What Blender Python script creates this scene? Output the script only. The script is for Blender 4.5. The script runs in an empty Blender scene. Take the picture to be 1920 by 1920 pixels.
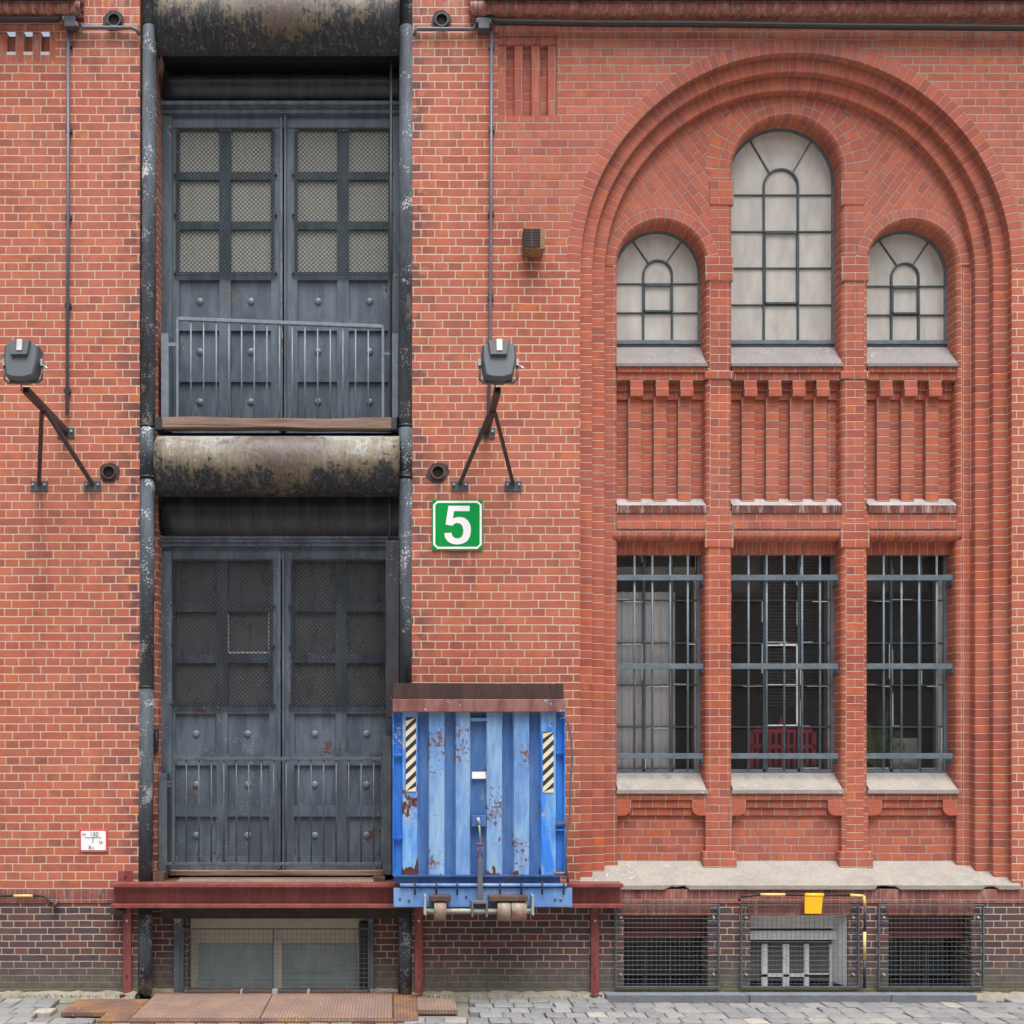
import bpy, bmesh, math, random
from mathutils import Vector, Matrix
from mathutils.geometry import tessellate_polygon
random.seed(7)
R = math.radians
scene = bpy.context.scene
C = scene.collection

# ------------------------------------------------------------------ camera, sky, sun, exposure
D = 9.5                                  # distance camera - wall (wall plane is y = 0)
CAMZ = 2.13
cam_d = bpy.data.cameras.new('camera'); cam = bpy.data.objects.new('camera', cam_d); C.objects.link(cam)
cam.location = (0, -D, CAMZ); cam.rotation_euler = (R(90), 0, 0)
cam_d.sensor_width = 36; cam_d.lens = 36*D*200/1920
cam_d.shift_x = (960-740)/1920; cam_d.shift_y = (1440-960)/1920
cam_d.clip_end = 500; cam_d.clip_start = 0.05
scene.camera = cam

SUN_EL, SUN_AZ = R(69), R(9)            # azimuth measured from the wall normal towards the right
w = bpy.data.worlds.new('World'); scene.world = w; w.use_nodes = True
nt = w.node_tree; nt.nodes.clear()
sky = nt.nodes.new('ShaderNodeTexSky'); sky.sky_type = 'NISHITA'; sky.sun_disc = False
sky.sun_elevation = SUN_EL; sky.sun_rotation = math.pi - SUN_AZ
sky.air_density = 1.0; sky.dust_density = 6.0; sky.ozone_density = 0.6
hsv = nt.nodes.new('ShaderNodeHueSaturation'); hsv.inputs['Saturation'].default_value = 0.45
bg = nt.nodes.new('ShaderNodeBackground'); bg.inputs[1].default_value = 0.11
out = nt.nodes.new('ShaderNodeOutputWorld')
nt.links.new(sky.outputs[0], hsv.inputs['Color']); nt.links.new(hsv.outputs[0], bg.inputs[0]); nt.links.new(bg.outputs[0], out.inputs[0])
sd = bpy.data.lights.new('sun', 'SUN'); sd.energy = 1.5; sd.angle = R(36); sd.color = (1.0, 0.985, 0.965)
sun = bpy.data.objects.new('sun', sd); C.objects.link(sun)
sv = Vector((math.sin(SUN_AZ)*math.cos(SUN_EL), -math.cos(SUN_AZ)*math.cos(SUN_EL), math.sin(SUN_EL)))
sun.rotation_euler = sv.to_track_quat('Z', 'Y').to_euler()
scene.view_settings.view_transform = 'Standard'; scene.view_settings.look = 'None'
scene.view_settings.gamma = 1; scene.view_settings.exposure = 1.02
scene.render.engine = 'CYCLES'
scene.cycles.max_bounces = 8; scene.cycles.diffuse_bounces = 4; scene.cycles.transparent_max_bounces = 16

# ------------------------------------------------------------------ measured positions -> metres at a given depth
def PX(px, y=0.0): return (px-740)/200*(1+y/D)
def PZ(py, y=0.0): return CAMZ+(1440-py)/200*(1+y/D)

# ------------------------------------------------------------------ material helpers
class M:
    def __init__(s, name):
        s.m = bpy.data.materials.new(name); s.m.use_nodes = True; s.t = s.m.node_tree; s.t.nodes.clear()
        s.o = s.t.nodes.new('ShaderNodeOutputMaterial'); s.b = s.t.nodes.new('ShaderNodeBsdfPrincipled')
        s.t.links.new(s.b.outputs[0], s.o.inputs[0])
    def put(s, sock, v):
        if hasattr(v, 'is_output'): s.t.links.new(v, sock)
        else:
            if isinstance(v, tuple) and len(v) == 3 and sock.type == 'RGBA': v = (*v, 1)
            sock.default_value = v
    def math(s, op, a, b=0.0, c=None, clamp=False):
        n = s.t.nodes.new('ShaderNodeMath'); n.operation = op; n.use_clamp = clamp
        s.put(n.inputs[0], a); s.put(n.inputs[1], b)
        if c is not None: s.put(n.inputs[2], c)
        return n.outputs[0]
    def mix(s, f, a, b, mode='MIX'):
        n = s.t.nodes.new('ShaderNodeMix'); n.data_type = 'RGBA'; n.blend_type = mode; n.clamp_factor = True
        s.put(n.inputs[0], f); s.put(n.inputs[6], a); s.put(n.inputs[7], b); return n.outputs[2]
    def ramp(s, f, stops, const=False):
        n = s.t.nodes.new('ShaderNodeValToRGB'); cr = n.color_ramp
        cr.interpolation = 'CONSTANT' if const else 'LINEAR'
        while len(cr.elements) < len(stops): cr.elements.new(0.5)
        for e, (p, c) in zip(cr.elements, stops):
            e.position = p; e.color = (*c, 1) if isinstance(c, tuple) else (c, c, c, 1)
        s.put(n.inputs[0], f); return n.outputs[0]
    def step(s, v, lo, hi, a=0.0, b=1.0):
        n = s.t.nodes.new('ShaderNodeMapRange'); n.interpolation_type = 'SMOOTHSTEP'
        s.put(n.inputs[0], v)
        for i, q in enumerate((lo, hi, a, b)): s.put(n.inputs[i+1], q)
        return n.outputs[0]
    def noise(s, vec, scale, detail=3, rough=0.55, col=False):
        n = s.t.nodes.new('ShaderNodeTexNoise'); s.put(n.inputs['Vector'], vec)
        n.inputs['Scale'].default_value = scale; n.inputs['Detail'].default_value = detail; n.inputs['Roughness'].default_value = rough
        return n.outputs[1] if col else n.outputs[0]
    def pos(s): return s.t.nodes.new('ShaderNodeNewGeometry').outputs['Position']
    def island(s): return s.t.nodes.new('ShaderNodeNewGeometry').outputs['Random Per Island']
    def normal(s): return s.t.nodes.new('ShaderNodeNewGeometry').outputs['Normal']
    def uv(s): return s.t.nodes.new('ShaderNodeTexCoord').outputs['UV']
    def sep(s, v):
        n = s.t.nodes.new('ShaderNodeSeparateXYZ'); s.put(n.inputs[0], v); return n.outputs
    def comb(s, a, b, c=0.0):
        n = s.t.nodes.new('ShaderNodeCombineXYZ'); s.put(n.inputs[0], a); s.put(n.inputs[1], b); s.put(n.inputs[2], c); return n.outputs[0]
    def scl(s, v, k):
        n = s.t.nodes.new('ShaderNodeVectorMath'); n.operation = 'MULTIPLY'; s.put(n.inputs[0], v); n.inputs[1].default_value = k; return n.outputs[0]
    def white(s, v):
        n = s.t.nodes.new('ShaderNodeTexWhiteNoise'); n.noise_dimensions = '3D'; s.put(n.inputs[0], v); return n.outputs
    def bump(s, h, dist=0.004, strength=1.0):
        n = s.t.nodes.new('ShaderNodeBump'); n.inputs['Distance'].default_value = dist; n.inputs['Strength'].default_value = strength
        s.put(n.inputs['Height'], h); s.put(s.b.inputs['Normal'], n.outputs[0])
    def fin(s, col, rough=0.8, metal=0.0, spec=None):
        s.put(s.b.inputs['Base Color'], col); s.put(s.b.inputs['Roughness'], rough); s.put(s.b.inputs['Metallic'], metal)
        if spec is not None: s.b.inputs['Specular IOR Level'].default_value = spec
        return s.m

H = 0.0772
def brick_mat(name, ramp, mortar=(0.58, 0.43, 0.32), L=0.26, h=H, bond='eng', mw=0.0118, site=True, dark=0.16, white_amt=0.0,
              ground=False, wobble=0.0022, bumpd=0.005, mvar=0.35):
    m = M(name); uv = m.uv(); P = m.pos(); px, py, pz = m.sep(P)
    nz = m.sep(m.noise(m.scl(uv, (1, 1, 1)), 22, 2, col=True)); nl = m.sep(m.noise(uv, 2.3, 1, col=True))
    u, v, _ = m.sep(uv)
    u = m.math('ADD', u, m.math('MULTIPLY_ADD', m.math('SUBTRACT', nz[0], 0.5), wobble*2.2, m.math('MULTIPLY', m.math('SUBTRACT', nl[0], 0.5), 0.012 if bond == 'eng' else 0.003)))
    v = m.math('ADD', v, m.math('MULTIPLY_ADD', m.math('SUBTRACT', nz[1], 0.5), wobble*2.2, m.math('MULTIPLY', m.math('SUBTRACT', nl[1], 0.5), 0.010)))
    vr = m.math('DIVIDE', v, h); row = m.math('FLOOR', vr); fv = m.math('FRACT', vr)
    par = m.math('FLOORED_MODULO', row, 2.0)
    if bond in ('eng', 'pier'): ln = m.math('MULTIPLY_ADD', par, L/2, L/2)
    else: ln = L
    if bond == 'eng':
        half = m.math('FLOORED_MODULO', m.math('FLOOR', m.math('MULTIPLY', row, 0.5)), 2.0)
        off = m.math('MULTIPLY', par, m.math('MULTIPLY_ADD', half, L/2, L/4))
        j = m.white(m.comb(row, 3.3, 1.0))[0]
        off = m.math('ADD', off, m.math('MULTIPLY', j, 0.02))
    elif bond == 'run': off = m.math('MULTIPLY', par, L/2)
    else: off = 0.0
    ur = m.math('DIVIDE', m.math('ADD', u, off), ln); col = m.math('FLOOR', ur); fu = m.math('FRACT', ur)
    du = m.math('MULTIPLY', m.math('MINIMUM', fu, m.math('SUBTRACT', 1.0, fu)), ln)
    dv = m.math('MULTIPLY', m.math('MINIMUM', fv, m.math('SUBTRACT', 1.0, fv)), h)
    n = m.t.nodes.new('ShaderNodeMath'); n.operation = 'SMOOTH_MIN'; m.put(n.inputs[0], du); m.put(n.inputs[1], dv); n.inputs[2].default_value = 0.012
    d = n.outputs[0]
    mask = m.step(d, mw/2-0.0022, mw/2+0.0022)
    rnd = m.white(m.comb(col, row, par)); r1 = rnd[0]; rc = m.sep(rnd[1])
    base = m.ramp(r1, ramp)
    grain = m.noise(P, 90, 3, 0.6); patch = m.noise(P, 9, 3, 0.6)
    base = m.mix(1.0, base, m.ramp(grain, [(0.25, 0.77), (0.75, 1.06)]), 'MULTIPLY')
    base = m.mix(1.0, base, m.ramp(patch, [(0.3, 0.84), (0.7, 1.12)]), 'MULTIPLY')
    # fired-dark bricks and dark ends
    sm = m.math('MULTIPLY', m.step(rc[0], 1-dark, 1-dark+0.06), m.step(m.noise(P, 6, 2), 0.35, 0.62))
    base = m.mix(m.math('MULTIPLY', sm, 0.55), base, (0.16, 0.060, 0.060))
    if site:   # soot beside the two iron posts, round pipe holes; pale salts and painted haze under the cornice
        for x0 in (PX(262), PX(772)):
            ex = m.step(m.math('ABSOLUTE', m.math('SUBTRACT', px, x0)), 0.02, 0.30, 1.0, 0.0)
            q = m.math('MULTIPLY', ex, m.math('MULTIPLY', m.step(rc[1], 0.25, 0.6), m.step(m.noise(P, 7, 3), 0.38, 0.54)))
            base = m.mix(m.math('MULTIPLY', q, 0.85), base, (0.075, 0.045, 0.055))
        tw = m.math('MULTIPLY', m.step(pz, 8.55, 9.2), m.step(m.noise(m.scl(P, (6, 6, 1.2)), 3, 4, 0.65), 0.42, 0.66))
        base = m.mix(m.math('MULTIPLY', tw, 0.50), base, (0.50, 0.36, 0.33))
        old = m.math('MULTIPLY', m.step(m.math('ADD', pz, m.math('MULTIPLY', m.noise(P, 1.3, 4, 0.7), 1.2)), 7.35, 7.9), m.step(px, 0.7, 1.3))
        base = m.mix(m.math('MULTIPLY', old, 0.22), base, (0.40, 0.130, 0.092))
        soot = m.math('MULTIPLY', m.step(m.noise(m.scl(P, (1.6, 1.6, 0.45)), 1.3, 5, 0.6), 0.46, 0.68), m.step(rc[1], 0.1, 0.7))
        base = m.mix(m.math('MULTIPLY', soot, 0.42), base, (0.20, 0.085, 0.080))
        if bond == 'eng' and name == 'brick_english_bond':    # run-off stains below pipe ends, plates, vent and sign
            for (sx_, sz_, sw_, sl_) in ((215, 52, 0.10, 0.5), (828, 52, 0.10, 0.5), (205, 900, 0.11, 0.6), (821, 900, 0.11, 0.45), (75, 915, 0.05, 0.5), (172, 915, 0.05, 0.4), (860, 1034, 0.16, 0.5), (960, 918, 0.05, 0.5), (998, 484, 0.09, 0.45), (128, 740, 0.07, 0.45), (885, 1034, 0.05, 0.8)):
                dx_ = m.step(m.math('ABSOLUTE', m.math('SUBTRACT', px, PX(sx_))), sw_*0.3, sw_, 1.0, 0.0)
                dz_ = m.math('MULTIPLY', m.step(pz, PZ(sz_)-sl_, PZ(sz_)), m.step(pz, PZ(sz_)+0.03, PZ(sz_)+0.10, 1.0, 0.0))
                nn_ = m.step(m.noise(m.scl(P, (14, 14, 2.5)), 1.0, 3), 0.35, 0.62)
                base = m.mix(m.math('MULTIPLY', m.math('MULTIPLY', dx_, dz_), m.math('MULTIPLY', nn_, 0.75)), base, (0.13, 0.065, 0.06))
        pk = m.step(m.noise(P, 0.55, 2), 0.35, 0.65)
        base = m.mix(m.math('MULTIPLY', pk, 0.16), base, (0.52, 0.23, 0.18))
    if white_amt:
        wv = m.step(m.noise(m.scl(P, (22, 22, 3.5)), 1.0, 4, 0.7), 0.50, 0.68)
        base = m.mix(m.math('MULTIPLY', wv, white_amt), base, (0.62, 0.50, 0.47))
    mo = m.mix(m.math('MULTIPLY', m.noise(P, 3.5, 4, 0.6), mvar), mortar, tuple(c*0.45 for c in mortar))
    if site: mo = m.mix(m.math('MULTIPLY', old, 0.8), mo, (0.30, 0.23, 0.205))
    c = m.mix(mask, mo, base)
    if ground:  # splash-back dirt on the lowest courses
        g = m.math('ADD', pz, m.math('MULTIPLY', m.math('SUBTRACT', m.noise(P, 3, 4), 0.5), 0.35))
        gm = m.step(g, 0.12, 0.42, 1.0, 0.0)
        c = m.mix(m.math('MULTIPLY', gm, 0.82), c, m.ramp(m.noise(P, 11, 4), [(0.3, (0.085, 0.083, 0.075)), (0.7, (0.15, 0.143, 0.115))]))
        g2 = m.step(m.math('ADD', pz, m.math('MULTIPLY', m.noise(P, 5, 3), 0.1)), 0.05, 0.16, 1.0, 0.0)
        c = m.mix(m.math('MULTIPLY', g2, 0.6), c, (0.135, 0.135, 0.075))
    dr = m.step(m.noise(m.scl(P, (2.2, 2.2, 0.5)), 1.7, 4, 0.62), 0.5, 0.8)
    c = m.mix(m.math('MULTIPLY', dr, 0.5), c, m.mix(1.0, c, (0.62, 0.55, 0.58), 'MULTIPLY'))
    m.bump(m.math('ADD', mask, m.math('MULTIPLY', grain, 0.35)), bumpd, 0.9)
    return m.fin(c, m.ramp(rc[2], [(0, 0.72), (1, 0.9)]), spec=0.25)

RED = [(0.0, (0.30, 0.088, 0.070)), (0.07, (0.38, 0.105, 0.074)), (0.3, (0.43, 0.120, 0.080)), (0.55, (0.46, 0.130, 0.080)), (0.8, (0.50, 0.150, 0.090)), (0.93, (0.50, 0.145, 0.070)), (1.0, (0.55, 0.165, 0.060))]
RED2 = [(0.0, (0.32, 0.082, 0.062)), (0.3, (0.40, 0.102, 0.068)), (0.6, (0.44, 0.112, 0.068)), (0.9, (0.48, 0.125, 0.066)), (1.0, (0.53, 0.130, 0.048))]
PURP = [(0.0, (0.075, 0.058, 0.072)), (0.35, (0.105, 0.070, 0.082)), (0.65, (0.125, 0.072, 0.076)), (0.88, (0.14, 0.082, 0.085)), (1.0, (0.20, 0.066, 0.058))]
WINE = [(0.0, (0.15, 0.055, 0.055)), (0.5, (0.26, 0.075, 0.065)), (1.0, (0.36, 0.11, 0.09))]
GM = (0.42, 0.33, 0.27)
MW = brick_mat('brick_english_bond', RED)
MTY = brick_mat('brick_diagonal', RED2, mortar=GM, L=0.26, bond='eng', mw=0.008, dark=0.08)
MRING = brick_mat('brick_ring', RED2, mortar=(0.50, 0.39, 0.30), L=0.1925, bond='stack', mw=0.008, dark=0.10)
MRING2 = brick_mat('brick_voussoir', RED2, mortar=GM, L=0.13, bond='stack', mw=0.008, dark=0.12, white_amt=0.12)
MPIER = brick_mat('brick_pier', RED2, mortar=(0.50, 0.40, 0.31), L=0.2545, bond='pier', mw=0.008, dark=0.10)
MHEAD = brick_mat('brick_headers', RED2, mortar=GM, L=0.124, bond='stack', mw=0.008, dark=0.12)
MSOL = brick_mat('brick_soldier', RED2, mortar=GM, L=0.30, bond='stack', mw=0.008, dark=0.12, white_amt=0.15)
MPANEL = brick_mat('brick_lower_panel', RED2, mortar=GM, bond='eng', mw=0.009, dark=0.12)
MSOLW = brick_mat('brick_soldier_weathered', WINE, mortar=(0.34, 0.26, 0.21), L=0.30, bond='stack', mw=0.008, dark=0.45, white_amt=0.3)
MCORN = brick_mat('brick_cornice', WINE, mortar=(0.20, 0.14, 0.12), L=0.40, bond='stack', mw=0.008, dark=0.4, white_amt=0.4)
MPL = brick_mat('brick_plinth', PURP, mortar=(0.46, 0.38, 0.28), L=0.245, h=0.0635, bond='eng', mw=0.010, site=False, dark=0.0, ground=True, wobble=0.003)
MLEDGE = brick_mat('brick_glazed_ledge', [(0, (0.10, 0.04, 0.035)), (1, (0.20, 0.07, 0.055))], mortar=(0.25, 0.19, 0.16), L=0.13, h=0.3, bond='stack', mw=0.006, site=False, white_amt=0.55)

def plain(name, col, rough=0.6, metal=0.0, var=0.2, spec=None, scale=12):
    m = M(name); P = m.pos()
    c = m.mix(1.0, col, m.ramp(m.noise(P, scale, 4, 0.6), [(0.25, 1-var), (0.75, 1+var)]), 'MULTIPLY')
    m.bump(m.noise(P, 60, 2), 0.001, 0.5)
    return m.fin(c, rough, metal, spec)

def paint(name, base, alt, chip=(0.42, 0.42, 0.43), chip_t=0.62, chip_s=9, rust=None, rust_t=0.66, rust_s=5, streak=True, rough=0.5, speck=True, zrust=None, spec=0.4):
    m = M(name); P = m.pos(); x, y, z = m.sep(P)
    big = m.noise(m.scl(P, (3.5, 3.5, 0.7 if streak else 3.5)), 2.2, 4, 0.62)
    c = m.mix(m.step(big, 0.38, 0.62), base, alt)
    fine = m.noise(m.scl(P, (30, 30, 5 if streak else 30)), 1.0, 3, 0.6)
    c = m.mix(1.0, c, m.ramp(fine, [(0.25, 0.82), (0.75, 1.2)]), 'MULTIPLY')
    hgt = 0.0
    if rust is not None:
        rn = m.noise(m.scl(P, (1, 1, 0.45)), rust_s, 6, 0.65)
        if zrust:
            k = m.step(z, zrust[0], zrust[1], zrust[2], 0.0); rn = m.math('ADD', rn, k)
        rm = m.step(rn, rust_t, rust_t+0.015)
        halo = m.step(rn, rust_t-0.05, rust_t)
        c = m.mix(m.math('MULTIPLY', halo, 0.35), c, (0.40, 0.38, 0.34))
        rc = m.ramp(m.noise(P, 30, 4, 0.6), [(0.3, tuple(q*0.55 for q in rust)), (0.6, rust), (0.8, tuple(min(1, q*1.5) for q in rust))])
        c = m.mix(rm, c, rc)
    if chip is not None:
        cn = m.math('MULTIPLY_ADD', m.noise(P, chip_s*4, 4, 0.7), 0.5, m.math('MULTIPLY', m.noise(P, chip_s*0.35, 3), 0.5))
        cm = m.step(cn, chip_t*0.93, chip_t*0.93+0.02)
        c = m.mix(cm, c, chip); hgt = cm
    if speck:
        vn = m.t.nodes.new('ShaderNodeTexVoronoi'); m.put(vn.inputs['Vector'], P); vn.inputs['Scale'].default_value = 34
        sp = m.math('MULTIPLY', m.step(vn.outputs['Distance'], 0.10, 0.16, 1.0, 0.0), m.step(m.noise(P, 2.1, 2), 0.5, 0.6))
        c = m.mix(m.math('MULTIPLY', sp, 0.75), c, (0.6, 0.6, 0.58))
    m.bump(m.math('ADD', m.math('MULTIPLY', hgt, -0.4), fine), 0.002, 0.6)
    return m.fin(c, rough, 0.0, spec)

MPOST = paint('post_paint', (0.050, 0.060, 0.075), (0.085, 0.105, 0.130), chip=(0.40, 0.42, 0.44), chip_t=0.615, chip_s=14, rust=(0.25, 0.13, 0.07), rust_t=0.70, rust_s=3, rough=0.75, spec=0.25)
MPOSTW = paint('post_paint_worn', (0.045, 0.055, 0.072), (0.065, 0.080, 0.10), chip=(0.29, 0.31, 0.33), chip_t=0.592, chip_s=14, rust=(0.36, 0.27, 0.15), rust_t=0.64, rust_s=3, zrust=(0.0, 0.35, 0.12), rough=0.75, spec=0.25)
MDOOR = paint('door_paint', (0.062, 0.086, 0.115), (0.098, 0.132, 0.170), chip=(0.13, 0.10, 0.08), chip_t=0.655, chip_s=7, rust=(0.10, 0.045, 0.03), rust_t=0.70, rust_s=6, speck=False, rough=0.42)
MDOORLO = paint('door_paint_weathered', (0.060, 0.080, 0.108), (0.100, 0.132, 0.172), chip=(0.10, 0.045, 0.035), chip_t=0.635, chip_s=8, rust=(0.12, 0.05, 0.03), rust_t=0.73, rust_s=6, speck=True, rough=0.42)
MRAIL = paint('rail_paint', (0.15, 0.19, 0.235), (0.18, 0.22, 0.27), chip=None, streak=False, speck=False, rough=0.45)
MDARK = paint('dark_steel', (0.022, 0.022, 0.030), (0.034, 0.034, 0.044), chip=(0.2, 0.19, 0.18), chip_t=0.70, rough=0.5)
MGRIL = paint('grille_paint', (0.095, 0.128, 0.160), (0.125, 0.162, 0.195), chip=None, streak=False, speck=False, rough=0.5)
MBAR = paint('dark_green_and_shaded_bar_paint', (0.030, 0.048, 0.055), (0.045, 0.066, 0.075), chip=None, streak=False, speck=False)
MIRON = paint('red_oxide_steel', (0.175, 0.045, 0.042), (0.235, 0.068, 0.064), chip=(0.10, 0.045, 0.03), chip_t=0.66, chip_s=5, speck=False, rough=0.5)
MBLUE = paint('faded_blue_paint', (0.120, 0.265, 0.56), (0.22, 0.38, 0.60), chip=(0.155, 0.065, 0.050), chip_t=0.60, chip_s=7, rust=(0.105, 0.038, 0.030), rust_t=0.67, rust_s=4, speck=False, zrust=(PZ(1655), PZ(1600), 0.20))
MBLUEG = paint('darker_blue_paint_in_grooves', (0.045, 0.125, 0.345), (0.075, 0.175, 0.39), chip=(0.14, 0.08, 0.07), chip_t=0.68, chip_s=6, rust=(0.16, 0.08, 0.06), rust_t=0.73, rust_s=4, speck=False, zrust=(PZ(1655), PZ(1620), 0.10))  # darker blue for the sunk sheet between the ribs and the hook plate
MBLUES = paint('bright_blue_paint', (0.014, 0.125, 0.54), (0.035, 0.19, 0.60), chip=(0.30, 0.36, 0.42), chip_t=0.635, chip_s=6, rust=(0.13, 0.045, 0.035), rust_t=0.68, rust_s=5, speck=False)
MBLUEV = paint('bright_blue_rib_paint', (0.030, 0.20, 0.70), (0.17, 0.38, 0.70), chip=(0.30, 0.38, 0.44), chip_t=0.60, chip_s=6, rust=(0.10, 0.036, 0.028), rust_t=0.60, rust_s=4, speck=False, zrust=(PZ(1655), PZ(1590), 0.25))
MBLUEP = paint('plain_faded_blue', (0.11, 0.25, 0.56), (0.17, 0.32, 0.60), chip=(0.13, 0.055, 0.045), chip_t=0.66, chip_s=6, speck=False)
MBLUED = paint('dark_blue_channel', (0.020, 0.075, 0.24), (0.04, 0.11, 0.30), chip=(0.10, 0.05, 0.04), chip_t=0.64, speck=False)
MLIP = paint('rusty_lip_steel', (0.036, 0.018, 0.019), (0.060, 0.030, 0.027), chip=(0.28, 0.34, 0.36), chip_t=0.70, chip_s=4, speck=False, rough=0.6)
MLIP2 = paint('rusty_lip_edge', (0.16, 0.062, 0.056), (0.24, 0.12, 0.11), chip=(0.30, 0.44, 0.62), chip_t=0.62, chip_s=3, speck=False, rough=0.6)
MROLL = paint('roller_steel', (0.26, 0.17, 0.12), (0.27, 0.26, 0.21), chip=(0.28, 0.10, 0.07), chip_t=0.58, chip_s=4, speck=False, rough=0.55)
MAXLE = paint('axle_paint', (0.34, 0.40, 0.38), (0.38, 0.34, 0.28), chip=(0.20, 0.09, 0.06), chip_t=0.60, speck=False)
MGREY = plain('grey_lamp_plastic', (0.078, 0.100, 0.118), 0.5, var=0.08)
MBROWN = plain('dark_bracket_steel', (0.045, 0.034, 0.036), 0.5)
MPLATE = plain('galvanised_plate', (0.085, 0.09, 0.11), 0.45, 0.3)
MBOLT = plain('bright_bolt', (0.55, 0.55, 0.55), 0.35, 0.6)
MCOND = plain('grey_conduit', (0.105, 0.11, 0.15), 0.5)
MBLACK = plain('black_cable', (0.022, 0.022, 0.026), 0.5)
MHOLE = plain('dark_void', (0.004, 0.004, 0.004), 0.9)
MCREAM = plain('cream_window_paint', (0.46, 0.47, 0.40), 0.6, var=0.1)
MWHITE = plain('white_window_paint', (0.74, 0.77, 0.78), 0.6, var=0.15)
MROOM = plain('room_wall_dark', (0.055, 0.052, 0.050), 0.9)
MCEIL = plain('room_ceiling', (0.30, 0.29, 0.27), 0.9)
MCURT = plain('curtain_cloth', (0.92, 0.94, 0.99), 0.9, var=0.03)
MPINK = plain('pink_plastic', (0.75, 0.05, 0.13), 0.5, var=0.1)
MORNG = plain('orange_cover', (0.65, 0.22, 0.03), 0.6)
MPAPER = plain('white_card', (0.70, 0.70, 0.74), 0.8, var=0.05)
MINK = plain('dark_ink', (0.03, 0.03, 0.04), 0.7)
MLEAF = plain('palm_leaf', (0.20, 0.36, 0.06), 0.5, var=0.4)
MYEL = plain('yellow_plastic', (0.90, 0.47, 0.008), 0.4, var=0.05)
MYBAND = plain('pale_yellow_paint', (0.66, 0.50, 0.17), 0.6, var=0.2)
MGREEN = plain('sign_green_enamel', (0.002, 0.27, 0.055), 0.4, var=0.03, spec=0.2)
MWSIGN = plain('sign_white_enamel', (0.82, 0.84, 0.86), 0.25, var=0.02)
MREDS = plain('sign_red_border', (0.60, 0.09, 0.12), 0.35, var=0.15)
MINKG = plain('faded_sign_lettering', (0.12, 0.16, 0.15), 0.6)
MTURN = plain('turnbuckle_steel', (0.20, 0.05, 0.06), 0.5)
MLEVER = plain('worn_grey_steel', (0.13, 0.135, 0.15), 0.45, 0.2)
MPUTTY = plain('cracked_putty', (0.52, 0.54, 0.55), 0.8, var=0.3, scale=40)
MSTRIPE_W = plain('hazard_cream', (0.66, 0.62, 0.48), 0.5, var=0.08)
MSTRIPE_B = plain('hazard_black', (0.022, 0.024, 0.035), 0.5)
MVENT = paint('vent_rust', (0.23, 0.13, 0.06), (0.30, 0.16, 0.07), chip=(0.12, 0.06, 0.05), chip_t=0.55, speck=False)
MVENTD = plain('vent_slats', (0.05, 0.028, 0.03), 0.6)
MRUSTP = paint('rusty_pipe', (0.07, 0.045, 0.04), (0.12, 0.07, 0.05), chip=None, speck=False)
MSOOT = plain('tar_collar', (0.055, 0.042, 0.045), 0.9, var=0.4, scale=20)

def stone(name, col, dirt=0.35, poop=True, dark=(0.16, 0.15, 0.14), sc=1.0):
    m = M(name); P = m.pos()
    c = m.mix(m.math('MULTIPLY', m.step(m.noise(m.scl(P, (1, 1, 1)), 5*sc, 6, 0.7), 0.40, 0.68), dirt), col, dark)
    c = m.mix(1.0, c, m.ramp(m.noise(P, 45, 3), [(0.3, 0.88), (0.7, 1.1)]), 'MULTIPLY')
    if poop:
        cn = m.math('MULTIPLY_ADD', m.noise(P, 42, 3, 0.6), 0.6, m.math('MULTIPLY', m.noise(P, 3, 2), 0.4))
        c = m.mix(m.step(cn, 0.635, 0.655), c, (0.62, 0.62, 0.62))
    m.bump(m.noise(P, 30, 4), 0.004, 0.7)
    return m.fin(c, 0.85, spec=0.25)
MSTONE = stone('sandstone_sill', (0.31, 0.285, 0.258))
MSTONEU = stone('grey_upper_sill', (0.245, 0.23, 0.23), dirt=0.4)
MCEMENT = stone('cement_footing', (0.26, 0.235, 0.195), dirt=0.7, poop=False, dark=(0.12, 0.12, 0.07))
MKERB = stone('kerb_slate', (0.165, 0.185, 0.215), dirt=0.4, poop=False, dark=(0.13, 0.12, 0.10))

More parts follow.
